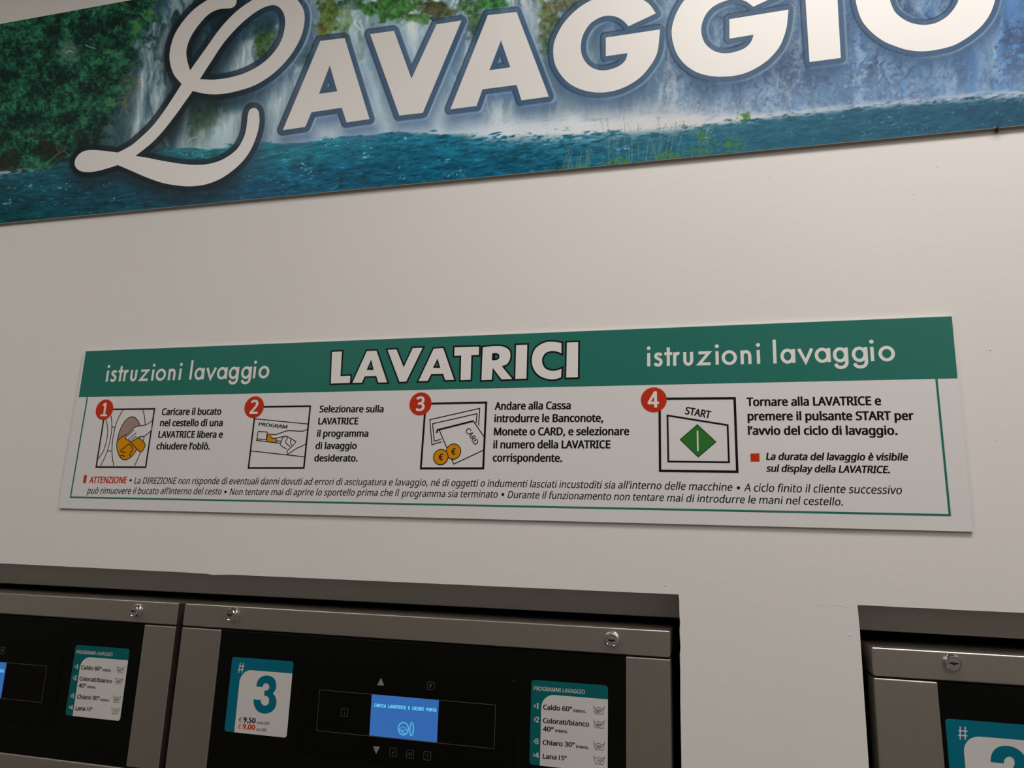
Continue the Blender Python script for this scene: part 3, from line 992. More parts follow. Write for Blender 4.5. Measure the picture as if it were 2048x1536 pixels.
def paint(X, Y):
    """colours of the printed landscape (photo-referred sRGB), X right, Y down"""
    C = np.zeros(X.shape + (3,))

    def over(mask, col):
        nonlocal C
        col = np.asarray(col, float)
        C = C * (1 - mask[..., None]) + col * mask[..., None]

    wl = np.interp(X, [-300, 0, 130, 240, 340, 520, 640, 800, 1000, 1200, 1400, 1573, 1800, 2048, 2400],
                   [368, 347, 330, 306, 296, 290, 277, 263, 268, 258, 246, 230, 207, 188, 160])
    dep = Y - wl                                               # below the water line > 0
    # rock face behind the falls
    bx = [200, 280, 350, 480, 600, 700, 800, 950, 1100, 1250, 1400, 1600, 1850, 2048]
    bc = np.array([(26, 52, 52), (38, 64, 72), (40, 66, 76), (60, 90, 98), (100, 124, 130), (124, 148, 152), (128, 150, 154), (110, 136, 142), (92, 114, 120), (108, 132, 146), (110, 134, 154), (98, 126, 156), (90, 126, 166), (86, 130, 178)], float)
    C[...] = np.stack([np.interp(X, bx, bc[:, i]) for i in range(3)], -1)
    X0_, X = X, X + 26 * (fbm(X / 55, Y / 45, 5, 3) - .5) + 7 * (fbm(X / 12, Y / 12, 6, 2) - .5)
    st = fbm(X / 16, Y / 75, 3, 4)
    st2 = fbm(X / 5, Y / 22, 9, 3)
    C *= (0.62 + 0.75 * st)[..., None]
    fall = sst(.46, .70, 0.65 * fbm(X / 24, Y / 130, 21, 3) + .35 * st2)
    amt = np.interp(X, [250, 300, 420, 520, 620, 900, 1050, 1150, 1300, 1500, 1750, 2048], [.1, .5, .4, .7, .8, .85, .7, .4, .6, .5, .3, .35])
    over(np.clip(fall * amt * 1.15, 0, 1), (200, 208, 208))
    # dark speckled rock and spray on the right
    sp = fbm(X / 7, Y / 7, 31, 4)
    big = fbm(X / 60, Y / 80, 37, 3)
    rw = sst(1200, 1420, X)
    over(rw * sst(.52, .60, .42 * sp + .2 * fbm(X / 2.5, Y / 3, 33, 2) + .38 * big) * .6, (66, 68, 88))
    over(rw * sst(-120, -15, Y - wl) * .42 * (.5 + fbm(X / 40, Y / 40, 59, 3)), (134, 164, 196))
    over(rw * sst(.56, .64, .55 * fbm(X / 6, Y / 9, 51, 4) + .45 * fbm(X / 45, Y / 90, 55, 3)) * .62 * (1 - .5 * sst(1700, 1900, X)), (168, 190, 208))
    over(sst(1800, 2010, X) * .25 * sst(.35, .65, fbm(X / 50, Y / 90, 57, 3)), (72, 116, 182))
    X = X0_
    # moss, bushes and ledges
    nz = fbm(X / 13, Y / 13, 61, 4) - .5
    leaf = fbm(X / 3.2, Y / 3.2, 71, 3)
    lf2 = fbm(X / 8, Y / 8, 75, 3)
    drip = fbm(X / 4, Y / 18, 77, 3)
    blobs = [  # cx, cy, rx, ry, rgb, leafiness
        (408, 225, 40, 62, (42, 62, 46), .6), (350, 90, 40, 60, (28, 50, 48), .5), (450, 25, 70, 40, (26, 52, 50), .6), (528, 85, 26, 44, (56, 80, 38), .8), (540, 30, 40, 40, (22, 52, 44), .7),
        (655, 35, 24, 52, (72, 92, 38), .9), (648, 62, 12, 18, (92, 94, 42), .8), (690, 40, 14, 40, (70, 98, 48), .8), (700, 5, 30, 14, (36, 68, 48), .7),
        (785, 12, 60, 32, (50, 92, 42), 1.0), (868, 20, 40, 18, (66, 70, 40), .8), (840, 35, 22, 14, (60, 104, 48), .9), (940, 14, 30, 16, (70, 100, 66), .8),
        (955, 50, 26, 34, (62, 90, 48), .9), (985, 5, 30, 16, (56, 110, 52), 1.0), (1100, 40, 26, 75, (86, 100, 62), .8), (1130, 10, 40, 22, (96, 100, 74), .7),
        (600, 110, 26, 30, (62, 84, 60), .6), (720, 95, 10, 30, (96, 118, 96), .6), (590, 20, 16, 60, (60, 84, 80), .5)]
    for (cx, cy, rx, ry, col, lfy) in blobs:
        m = sst(1.15, .75, np.sqrt(((X - cx) / rx) ** 2 + ((Y - cy) / ry) ** 2) - nz * 1.5)
        sh = (.25 + 1.45 * (lfy * (.6 * leaf + .4 * lf2) + (1 - lfy) * drip) + .5 * (lf2 - .5))
        over(m * .93, np.clip(np.array(col)[None, None] * sh[..., None], 0, 255))
    # big forest on the left
    edge = np.interp(Y, [-80, 0, 60, 110, 160, 220, 270, 340], [330, 312, 288, 268, 262, 232, 205, 130])
    fm = sst(14, -14, X - edge - nz * 90)
    cl = fbm(X / 34, Y / 30, 81, 4)
    f0 = fbm(X / 9, Y / 8, 85, 3)
    tone = np.clip(1.6 * (cl - .5) + 1.1 * (f0 - .5) + 1.3 * (leaf - .5) + .43 - .0009 * (Y - 120), 0, 1)
    ty = sst(170, -20, Y) * sst(120, 300, X)
    lo, mid, hi = np.array((7, 24, 20.)), np.array((16, 58, 44.)), np.array((40, 94, 60.))
    hi = hi[None, None] + ty[..., None] * np.array((20, 15, -8.))
    fc = np.where(tone[..., None] < .5, lo + (mid - lo) * tone[..., None] * 2, mid + (hi - mid) * (tone[..., None] - .5) * 2)
    over(fm, fc)
    over(fm * sst(.53, .62, fbm(X / 26, Y / 18, 93, 3)) * sst(240, 300, Y) * .7, (30, 26, 22))
    over(sst(1.2, .5, np.hypot((X - 140) / 26, (Y - 100) / 30) - nz * 2) * .45, (92, 98, 98))
    # bare twigs
    rs = np.random.RandomState(12)
    box_ = (X > 90) & (X < 330) & (Y > 100) & (Y < 345)
    xs, ys = X[box_], Y[box_]
    acc = np.zeros(xs.shape)
    for i in range(26):
        x, y = rs.uniform(238, 262), rs.uniform(135, 205)
        a = rs.uniform(-.9, 2.6)
        pl = [(x, y)]
        for j in range(4):
            a += rs.uniform(-.5, .5)
            x += math.cos(a) * rs.uniform(6, 13)
            y += math.sin(a) * rs.uniform(5, 11)
            pl.append((x, y))
        acc = np.maximum(acc, np.exp(-(seg_dist(xs, ys, pl, False) / .9) ** 2) * rs.uniform(.4, .9))
    for pl in ([(100, 322), (118, 306), (124, 290)], [(110, 312), (132, 300)], [(124, 300), (142, 312)], [(118, 306), (112, 292)]):
        acc = np.maximum(acc, np.exp(-(seg_dist(xs, ys, pl, False) / 1.0) ** 2) * .8)
    mm = np.zeros(X.shape); mm[box_] = acc
    over(mm * .8, (112, 92, 58))
    # individual white falls
    for (x0_, y0_, x1_, y1_, w, a) in ((287, 140, 270, 290, 13, .65), (325, 165, 300, 285, 16, .55), (338, 50, 320, 105, 9, .5), (490, 85, 478, 140, 22, .85), (660, 90, 645, 260, 22, .5),
                                       (720, 60, 700, 255, 30, .6), (830, 60, 815, 250, 26, .7), (880, 100, 860, 250, 30, .55), (1045, 20, 1030, 130, 20, .7), (1075, 0, 1065, 90, 12, .6), (375, 205, 362, 292, 9, .6), (405, 260, 398, 292, 12, .4),
                                       (460, 225, 450, 292, 34, .75), (560, 160, 545, 280, 40, .7), (485, 225, 490, 290, 40, .6), (500, 120, 490, 150, 12, .6), (600, 130, 590, 250, 16, .5), (760, 80, 750, 250, 22, .5), (945, 80, 935, 240, 26, .55), (700, 5, 690, 40, 16, .5), (560, 40, 556, 100, 14, .5), (820, 40, 815, 90, 40, .5), (900, 60, 880, 40, 20, .4)):
        t = np.clip((Y - y0_) / (y1_ - y0_ + 1e-6), 0, 1)
        cx = x0_ + (x1_ - x0_) * t
        m = np.exp(-((X - cx) / (w * (.6 + .6 * t))) ** 2) * sst(y0_ - 12, y0_ + 10, Y) * sst(y1_ + 40, y1_ - 5, Y)
        over(np.clip(m * a * (.35 + 1.1 * fbm(X / 4, Y / 26, 101, 3)), 0, 1), (192, 202, 204))
    # mist over the water line
    ma = np.interp(X, [200, 330, 400, 450, 560, 700, 900, 1100, 1300, 1450, 1560, 1750, 1900, 2048], [.1, .25, .4, .95, 1, .95, .95, 1, 1, .75, .4, .3, .28, .28])
    hh = np.interp(X, [200, 500, 900, 1200, 1500, 2048], [12, 58, 58, 50, 24, 22])
    mist = np.exp(-(np.clip(-dep, 0, 1e3) / hh) ** 1.6) * ma * (.55 + 1.1 * (fbm(X / 36, Y / 24, 111, 4) - .2))
    over(np.clip(mist, 0, .95), np.stack([np.interp(X, [300, 1100, 1400, 1600, 2048], q) for q in ((150, 200, 206, 150, 118), (170, 206, 208, 176, 160), (174, 208, 210, 200, 204))], -1))
    # water
    wm = sst(-2, 2, dep + (fbm(X / 30, Y / 7, 121, 4) - .5) * 22)
    wx = [0, 150, 300, 450, 600, 800, 1000, 1250, 1500, 1750, 2048]
    wn = np.array([(26, 62, 70), (22, 72, 82), (34, 104, 112), (40, 122, 126), (30, 118, 128), (26, 106, 124), (34, 104, 126), (54, 118, 136), (54, 108, 126), (52, 100, 118), (52, 92, 112)], float)
    wf = np.array([(10, 52, 56), (9, 56, 66), (8, 62, 78), (10, 74, 96), (10, 78, 102), (12, 84, 108), (18, 88, 112), (36, 104, 128), (48, 108, 130), (48, 100, 122), (50, 94, 116)], float)
    t = sst(5, 85, dep)[..., None]
    near = np.stack([np.interp(X, wx, wn[:, i]) for i in range(3)], -1)
    far = np.stack([np.interp(X, wx, wf[:, i]) for i in range(3)], -1)
    w = (near * (1 - t) + far * t) * np.array((.95, 1.0, 1.02))
    u = X + .1 * Y
    vv = Y + .11 * X
    rp = fbm(u / 24, vv / 4.6, 131, 4)
    rp2 = fbm(u / 9, vv / 2.6, 141, 3)
    rgt = sst(1100, 1450, X)
    w = w * ((.30 + .68 * rp + .52 * rp2) * (1 - .55 * rgt) + .55 * rgt)[..., None]
    over(wm, np.clip(w, 0, 255))
    over(wm * sst(.66, .78, .5 * rp2 + .5 * fbm(u / 14, vv / 3, 151, 3)) * .5, (96, 158, 176))
    over(wm * (1 - .4 * sst(1300, 1500, X)) * sst(.82, .90, vnoise(u / 4, vv / 1.8, 161) * .6 + .4 * vnoise(u / 40, vv / 14, 163)) * .8, (160, 205, 212))
    # foam
    fa = np.interp(X, [0, 30, 80, 300, 500, 700, 900, 950, 1150, 1350, 1500, 1600, 1800, 2048], [.8, .7, .12, .1, .25, .2, .3, .9, 1.1, 1.1, .9, .75, .7, .85])
    fh = np.interp(X, [0, 500, 900, 1000, 1150, 1350, 1500, 1700, 2048], [4, 4, 7, 21, 22, 18, 9, 7, 10])
    fo = np.exp(-((dep - np.interp(X, [900, 1050, 1300, 1500], [0, -6, -4, -2])) / fh) ** 2) * fa
    ff_ = fo * sst(.44, .62, .6 * fbm(u / 20, vv / 5, 171, 4) + .4 * rp2 + .14 * fo)
    over(np.clip(ff_ * 1.1, 0, 1), np.stack([np.interp(X, [0, 900, 1300, 2048], q) for q in ((150, 196, 214, 186), (165, 204, 212, 196), (170, 208, 210, 206))], -1))
    # reeds on the lower right
    box_ = (X > 1040) & (X < 1500) & (Y > 195) & (Y < 345)
    xs, ys = X[box_], Y[box_]
    ac1, ac2 = np.zeros(xs.shape), np.zeros(xs.shape)
    for i in range(46):
        x = rs.choice([rs.uniform(1210, 1300), rs.uniform(1215, 1420), rs.uniform(1120, 1180)])
        yb = 340 - (x - 1200) * .095
        hgt = rs.uniform(25, 105) * (1 if x > 1200 else .45)
        pl = [(x, yb)]
        a = rs.uniform(-.14, .14)
        for j in range(5):
            a += rs.uniform(-.08, .08)
            pl.append((pl[-1][0] + a * hgt / 5 * 1.6, pl[-1][1] - hgt / 5))
        ac1 = np.maximum(ac1, np.exp(-(seg_dist(xs, ys, pl, False) / .75) ** 2) * rs.uniform(.3, .85))
    for (cx, cy, rx, ry) in ((1492, 236, 17, 12), (1408, 275, 14, 18), (1465, 292, 24, 12), (1340, 312, 40, 8), (1165, 338, 22, 9), (1140, 342, 30, 6), (1245, 325, 26, 8), (1400, 302, 26, 8)):
        q = sst(1.2, .4, np.hypot((xs - cx) / rx, (ys - cy) / ry) - (fbm(xs / 5, ys / 5, 181, 3) - .5) * 3.2)
        ac2 = np.maximum(ac2, q * sst(.34, .50, fbm(xs / 2.6, ys / 3.4, 191, 2)))
    mm = np.zeros(X.shape); mm[box_] = ac1
    over(mm * .85, np.where((dep > 8)[..., None], np.array((150, 156, 124.)), np.array((96, 100, 76.))))
    mm = np.zeros(X.shape); mm[box_] = ac2
    over(mm * .9, (80, 128, 62))
    # gulls
    for pl in ([(134, 105), (140, 101), (146, 104)], [(172, 90), (180, 94), (190, 97)], [(374, 286), (380, 278), (394, 273)]):
        bxm = (X > pl[0][0] - 12) & (X < pl[-1][0] + 12) & (Y > 60) & (Y < 300)
        mm = np.zeros(X.shape)
        mm[bxm] = np.exp(-(seg_dist(X[bxm], Y[bxm], pl, False) / .9) ** 2)
        over(mm * .7, (176, 180, 180))
    # printed border, bevel and drop shadow of the big letters
    D = np.full(X.shape, 99.0)
    SH = np.full(X.shape, 99.0)
    LG = np.zeros(X.shape)
    for (ou, ho) in LET:
        xs_, ys_ = [p[0] for p in ou], [p[1] for p in ou]
        b_ = (X > min(xs_) - 60) & (X < max(xs_) + 60) & (Y > min(ys_) - 60) & (Y < max(ys_) + 60)
        xx, yy = X[b_], Y[b_]

        def sd(px, py):
            d = seg_dist(px, py, ou)
            ins = inside(px, py, ou)
            for h in ho:
                d = np.minimum(d, seg_dist(px, py, h))
                ins &= ~inside(px, py, h)
            return np.where(ins, -d, d)
        D[b_] = np.minimum(D[b_], sd(xx, yy))
        SH[b_] = np.minimum(SH[b_], sd(xx - 4, yy - 18))
    left = sst(620, 420, X)[..., None]
    sc = np.array((72, 98, 130.)) * (1 - left) + np.array((14, 28, 34.)) * left
    over(np.exp(-(np.clip(SH, 0, 99) / 22) ** 1.5) * .72, sc)
    gx = np.gradient(D, axis=1); gy = np.gradient(D, axis=0)
    lit = np.clip(.75 * gx - .3 * gy, -1, 1)                      # printed bevel, lit from one side in the artwork
    bd = sst(11.5, 10.2, D)
    bcx = np.stack([np.interp(X, [150, 450, 620, 1000, 1400, 2000], q) for q in ((7, 14, 44, 50, 76, 66), (12, 22, 58, 70, 96, 88), (13, 28, 74, 92, 114, 116))], -1)
    C = C * (1 - .86 * bd[..., None]) + (.80 * bcx + .22 * C * .8) * .92 * bd[..., None]
    over(np.exp(-((D - 10.6) / 1.3) ** 2) * np.clip(-lit + .35, 0, 1) * .65, (22, 34, 48))
    over(np.exp(-((D - 12.6) / 1.9) ** 2) * np.clip(lit, 0, 1) * .7 * sst(480, 640, X), (150, 172, 188))
    return np.clip(C, 0, 255)


gx_ = np.linspace(S_L, S_R, NX)
tz = np.linspace(0, 1, NZ)
GX, GT = np.meshgrid(gx_, tz)
GZ = SB(GX) + (zt - SB(GX)) * GT
PX, PYY = pix(GX, np.full_like(GX, YW), GZ)
# the photo's own brightness of the white print at each spot, to turn photo colours into ink colours
LIT = np.interp(PX, [0, 180, 420, 800, 1000, 1130, 1290, 1500, 2048], [.32, .35, .41, .47, .55, .62, .73, .80, .84])
ALB = np.clip(srgb(paint(PX, PYY)) / LIT[..., None] / np.array((1.04, 1.0, .94)) * 0.74, 0.001, 0.85)
inv = Matrix.Translation(sign.location).inverted()
co = np.stack([GX - sign.location.x, np.full_like(GX, YW) - sign.location.y, GZ - sign.location.z], -1).reshape(-1, 3)
me = bpy.data.meshes.new('printed_landscape')
nq = (NX - 1) * (NZ - 1)
ii = (np.arange(NZ - 1)[:, None] * NX + np.arange(NX - 1)[None]).reshape(-1)
quad = np.stack([ii, ii + 1, ii + NX + 1, ii + NX], -1).reshape(-1)
me.vertices.add(NX * NZ)
me.vertices.foreach_set('co', co.reshape(-1).astype(np.float32))
me.loops.add(nq * 4)
me.loops.foreach_set('vertex_index', quad.astype(np.int32))
me.polygons.add(nq)
me.polygons.foreach_set('loop_start', (np.arange(nq) * 4).astype(np.int32))
me.update(calc_edges=True)
at_ = me.color_attributes.new('print', 'FLOAT_COLOR', 'POINT')
at_.data.foreach_set('color', np.concatenate([ALB.reshape(-1, 3), np.ones((NX * NZ, 1))], 1).reshape(-1).astype(np.float32))
pm, pn, pb = nt_of('landscape_print')
ca = pn.nodes.new('ShaderNodeVertexColor'); ca.layer_name = 'print'
tcn = pn.nodes.new('ShaderNodeTexCoord')
nzn = pn.nodes.new('ShaderNodeTexNoise'); nzn.inputs['Scale'].default_value = 420; nzn.inputs['Detail'].default_value = 3
rpn = pn.nodes.new('ShaderNodeValToRGB')
rpn.color_ramp.elements[0].position = .25; rpn.color_ramp.elements[1].position = .75
rpn.color_ramp.elements[0].color = (.88, .88, .88, 1); rpn.color_ramp.elements[1].color = (1.12, 1.12, 1.12, 1)
mxn = pn.nodes.new('ShaderNodeMix'); mxn.data_type = 'RGBA'; mxn.blend_type = 'MULTIPLY'; mxn.inputs[0].default_value = 1.0
pn.links.new(tcn.outputs['Object'], nzn.inputs['Vector'])
pn.links.new(nzn.outputs['Fac'], rpn.inputs['Fac'])
pn.links.new(ca.outputs['Color'], mxn.inputs[6])
pn.links.new(rpn.outputs['Color'], mxn.inputs[7])
pn.links.new(mxn.outputs[2], pb.inputs['Base Color'])
pb.inputs['Roughness'].default_value = 0.42
pb.inputs['Specular IOR Level'].default_value = 0.06
me.materials.append(pm)
po = bpy.data.objects.new('printed_landscape', me)
po.parent = sign
COL.objects.link(po)

# nail under the lower edge of the big sign
c0, c1 = at(1994, 254.5, -0.004), at(1995.2, 263.5, -0.004)
cx, cz = (c0[0] + c1[0]) / 2, (c0[1] + c1[1]) / 2
v, f = bevel_box(cx - .0010, cx + .0010, -.0095, 0.002, c1[1], c0[1], .0004, 2)
nl = mk('nail', v, f, M['nail'])
tag(nl, 'small dark rusty nail sticking out under the right end of the waterfall sign', 'nail')

# ================================================================== WASHING MACHINES
FT = 0.0                                           # front face of the machines, flush with the wall
tl, tr = at(376.4, 1207), at(1347.9, 1262.3)
MW = 0.8090
MX = (tl[0] + tr[0]) / 2
TOP = (tl[1] + tr[1]) / 2
mach = empty('washing_machine', (MX, FT, 0), 'steel washing machine with the blue number 3 sticker, left of the white pillar', 'washing machine', 'washing machines in the wall recesses', rot_y=ROLL)
FRM = Matrix.Translation(mach.location) @ Matrix.Rotation(ROLL, 4, 'Y')
INV = FRM.inverted()


def loc(p, y=0.0):
    """(x, z) of the wall plane -> machine frame"""
    q = INV @ Vector((p[0], y, p[1]))
    return (q.x, q.z)


def W3(verts):
    return [FRM @ Vector(v) for v in verts]


hw = MW / 2
zt_ = loc((MX, TOP))[1]                            # top of the machine
za_ = loc(at(371.7, 1251.3))[1]                    # lower edge of the rail
zc_ = loc(at(370, 1253.9))[1] - 0.0006             # top of the side trims
xcl = loc(at(442.5, 1258.5))[0]
xcr = loc(at(1251.3, 1313.2))[0]
zlow = loc(at(0, 1502))[1] + 0.0005                # upper edge of the lower front panel
cab_v, cab_f = bevel_box(-hw + .004, hw - .004, .014, .78, .02, zt_ - .006, .004, 2)
mk('cabinet', W3(cab_v), cab_f, M['cabinet'], mach)
v, f = bevel_box(-hw, hw, 0, .76, za_, zt_, .0019, 4)
mk('top_rail', W3(v), f, M['steel'], mach, smooth=False)
for (a, b) in ((-hw, xcl), (xcr, hw)):
    v, f = bevel_box(a, b, .0002, .05, zlow, zc_, .0015, 3)
    mk('side_trim', W3(v), f, M['steel'], mach)
v, f = bevel_box(-hw, hw, .0004, .05, .12, zlow - .003, .0022, 3)
mk('front_panel', W3(v), f, M['steel'], mach)
v, f = box_v(-hw + .01, hw - .01, .05, .76, 0, .12)
mk('plinth', W3(v), f, M['dark'], mach)
v, f = bevel_box(xcl + .0006, xcr - .0006, .003, .03, zlow - .002, za_ - .003, .001, 2)
mk('control_panel', W3(v), f, M['panel'], mach)
YP = .003
# door with porthole, below the frame of the photograph
dc = (MX, 0.66)
v, f = lathe([(.235, -.001), (.235, -.03), (.22, -.045), (.185, -.045), (.165, -.03), (.165, -.012)], dc, 48)
dr = mk('door', v, f[:-1], M['steel'], mach, True)
v, f = lathe([(.168, -.012), (.165, -.026), (.12, -.04), (.06, -.046), (.01, -.048)], dc, 48)
mk('door_glass', v, f, M['glass'], dr, True)
v, f = bevel_box(MX + .20, MX + .235, -.075, -.03, .60, .72, .008, 3)
mk('door_handle', v, f, M['panel'], dr)

# raised keypad overlay, rounded
ov = [loc(at(*p, YP)) for p in ((605, 1326.5), (1032, 1359.5), (1028, 1545), (594, 1513))]
x0, x1 = (ov[0][0] + ov[3][0]) / 2, (ov[1][0] + ov[2][0]) / 2
z1, z0 = (ov[0][1] + ov[1][1]) / 2, (ov[2][1] + ov[3][1]) / 2


def rrect(x0, x1, z0, z1, r, n=6, rs=None):
    rs = rs or (r, r, r, r)                                   # bl, br, tr, tl
    pts = []
    for (cx, cz, a0, rr) in ((x0, z0, 180, rs[0]), (x1, z0, 270, rs[1]), (x1, z1, 0, rs[2]), (x0, z1, 90, rs[3])):
        sx = 1 if cx == x0 else -1
        sz = 1 if cz == z0 else -1
        if rr <= 0:
            pts.append((cx, cz))
            continue
        for i in range(n + 1):
            a = math.radians(a0 + 90 * i / n)
            pts.append((cx + sx * rr + rr * math.cos(a), cz + sz * rr + rr * math.sin(a)))
    return pts


def plate(name, pts, y0, y1, m, parent, inset=0.0006):
    """flat plate with a small chamfer, outline in the machine frame"""
    n = len(pts)
    c = Vector((sum(p[0] for p in pts) / n, sum(p[1] for p in pts) / n))
    inn = []
    for p in pts:
        d = Vector(p) - c
        inn.append(tuple(c + d * (1 - inset / max(d.length, 1e-6))))
    v = [(p[0], y1, p[1]) for p in pts] + [(p[0], (y0 + y1) / 2, p[1]) for p in pts] + [(p[0], y0, p[1]) for p in inn]
    f = []
    for k in range(2):
        for i in range(n):
            j = (i + 1) % n
            f.append((k * n + i, k * n + j, (k + 1) * n + j, (k + 1) * n + i))
    f.append(tuple(range(2 * n, 3 * n)))
    return mk(name, W3(v), f, m, parent)


YO = YP - .0012
plate('keypad_overlay', rrect(x0, x1, z0, z1, .008), YO, YP, M['overlay'], mach, .0008)
B3 = zoomer(600, 1300, 4.551, YO)
YK = YO - .0003
keys = Ink(); dim = Ink()
ko = [c for c in mach.children if c.name.startswith('keypad_overlay')][0]
g = Ink(); g.poly(P(B3, (740, 253), (766, 323), (702, 320)), YK); g.make('arrow_key', M['icon'], ko)
g = Ink(); g.poly(P(B3, (665, 876), (729, 880), (693, 946)), YK); g.make('arrow_key', M['icon'], ko)
kl = .00042
for (x_0, y_0, x_1, y_1, sym) in ((1160, 287, 1224, 363, 'F'), (375, 530, 437, 606, 'i'), (816, 890, 880, 968, 'v'), (970, 908, 1036, 987, 'd'), (1126, 922, 1192, 1003, 'I')):
    g = Ink()
    sl_ = 5
    a, b, c, d = P(B3, (x_0 + 2, y_0), (x_1, y_0 + sl_), (x_1 - 2, y_1), (x_0, y_1 - sl_))
    xa, xb, zz0, zz1 = (a[0] + d[0]) / 2, (b[0] + c[0]) / 2, (c[1] + d[1]) / 2, (a[1] + b[1]) / 2
    g.line(rrect(xa, xb, zz0, zz1, .0012, 4), kl, YK, closed=True)
    cx, cz, w_, h_ = (xa + xb) / 2, (zz0 + zz1) / 2, xb - xa, zz1 - zz0
    if sym in 'Fi':
        hh = h_ * .5
        ww = w_ * (.26 if sym == 'F' else .1)
        if sym == 'F':
            text(g, 'F', (cx - w_ * .15, cz - hh / 2), (cx + w_ * .15, cz - hh / 2), hh, YK, 'I', 0.03)
        else:
            g.line([(cx, cz - hh / 2), (cx, cz + hh * .15)], kl * 1.3, YK)
            g.disc((cx, cz + hh * .42), kl, YK, 10)
    elif sym == 'v':
        g.line([(cx - w_ * .16, cz - h_ * .02), (cx - w_ * .02, cz - h_ * .24), (cx + w_ * .18, cz + h_ * .26)], kl * 1.3, YK)
    elif sym == 'd':
        g.line([(cx - w_ * .28, cz), (cx + .04 * w_, cz + .18 * h_), (cx + .22 * w_, cz + .16 * h_), (cx + .22 * w_, cz - .16 * h_), (cx + .04 * w_, cz - .18 * h_)], kl, YK, closed=True)
    else:
        g.line([(cx, cz - h_ * .24), (cx, cz + h_ * .24)], kl, YK)
    g.make('key_symbol', M['dim'], ko)
g = Ink(); g.line(P(B3, (180, 362), (1780, 500), (1768, 898), (151, 733)), .00045, YK, closed=True); g.make('outline_mark', M['dim'], ko)
# lit display
g = Ink(); g.poly(P(B3, (654, 403), (1265, 456), (1247, 841), (632, 777)), YK - .0001)
dsp = g.make('display', M['screen'], mach, 'lit blue display')
g = Ink(); text(g, 'CARICA LAVATRICE E CHIUDI PORTA', B3(677, 516), B3(1243, 563), up(B3, 960, 540, 31), YK - .0003, 'M', 0.03, res=2); g.make('display_lettering', M['screen_ink'], dsp)
g = Ink()
c = B3(942, 715); rx = B3(990, 715)[0] - c[0]
el = lambda cx, cz, rx, rz, a0=0, a1=360, n=28: [(cx + rx * math.cos(math.radians(a0 + (a1 - a0) * i / n)), cz + rz * math.sin(math.radians(a0 + (a1 - a0) * i / n))) for i in range(n)]
g.line(el(c[0], c[1], rx, rx * 1.08), .0006, YK - .0003, True)
g.line(el(c[0], c[1], rx * .86, rx * .93), .0004, YK - .0003, True)
e_ = B3(1017, 720)
g.line(el(e_[0], e_[1], rx * .42, rx * 1.1), .0006, YK - .0003, True)
g.line(el(e_[0], e_[1], rx * .24, rx * .9), .0004, YK - .0003, True)
for ln in ([(900, 715), (915, 735), (940, 745), (960, 765)], [(905, 725), (930, 700), (955, 705), (975, 730), (990, 720)], [(920, 735), (945, 722), (965, 735)], [(935, 760), (945, 745), (930, 735)]):
    g.line(P(B3, *smooth_path(ln, 3)), .0005, YK - .0003)
g.make('display_symbol', M['screen_ink'], dsp)

# stickers --------------------------------------------------------
YS = YP - .0004
S3 = zoomer(420, 1290, 7.68, YS)
q = [loc(S3(*p)) for p in ((335, 186), (1279, 250), (1180, 1422), (226, 1328))]
sx0, sx1, sz1, sz0 = (q[0][0] + q[3][0]) / 2, (q[1][0] + q[2][0]) / 2, (q[0][1] + q[1][1]) / 2, (q[2][1] + q[3][1]) / 2


def sticker(name, x0, x1, z0, z1, xin, zin, r_in, back, label=None):
    st_ = plate(name, rrect(x0, x1, z0, z1, .0045), YS, YP, back, mach, .0002)
    g = Ink()
    pts = rrect(xin, x1, z0, zin, 0, 10, (0, .0045, 0, r_in))
    pts = [(FRM @ Vector((p[0], 0, p[1]))) for p in pts]
    g.poly([(p.x, p.z) for p in pts], YS - .0001)
    g.make('white_field', M['swhite'], st_)
    if label:
        st_['label'] = label
    return st_


xin = (loc(S3(450, 620))[0] + loc(S3(370, 1338))[0]) / 2
zin = (loc(S3(630, 388))[1] + loc(S3(1265, 437))[1]) / 2
ns = sticker('number_sticker', sx0, sx1, sz0, sz1, xin, zin, .020, M['blue'], 'blue and white sticker with the machine number')
YT = YS - .00022
g = Ink()
for ln in (((470, 272), (442, 425)), ((516, 274), (488, 428)), ((445, 322), (530, 328)), ((432, 374), (518, 381))):
    g.line(P(S3, *ln), .0014, YT)
g.make('hash_mark', M['swhite'], ns)
THREE = [(712, 637), (725, 570), (758, 515), (808, 480), (870, 468), (938, 480), (990, 520), (1015, 580), (1018, 640), (1002, 697), (966, 743), (1000, 785), (1020, 840), (1018, 910), (997, 970), (952, 1020), (892, 1048), (830, 1053), (765, 1036), (710, 990), (677, 920), (668, 835),
         (782, 845), (786, 880), (802, 912), (838, 930), (875, 922), (902, 892), (908, 845), (896, 803), (865, 782), (835, 782), (838, 700), (870, 698), (900, 678), (911, 640), (900, 605), (870, 588), (840, 592), (820, 612), (812, 645)]


def soft(pts, hard):
    """smooth the outline except at the listed corner indices"""
    out = []
    idx = sorted(hard)
    for a, b in zip(idx, idx[1:] + [idx[0] + len(pts)]):
        seg = [pts[i % len(pts)] for i in range(a, b + 1)]
        out += (smooth_path(seg, 4) if len(seg) > 2 else seg)[:-1]
    return out


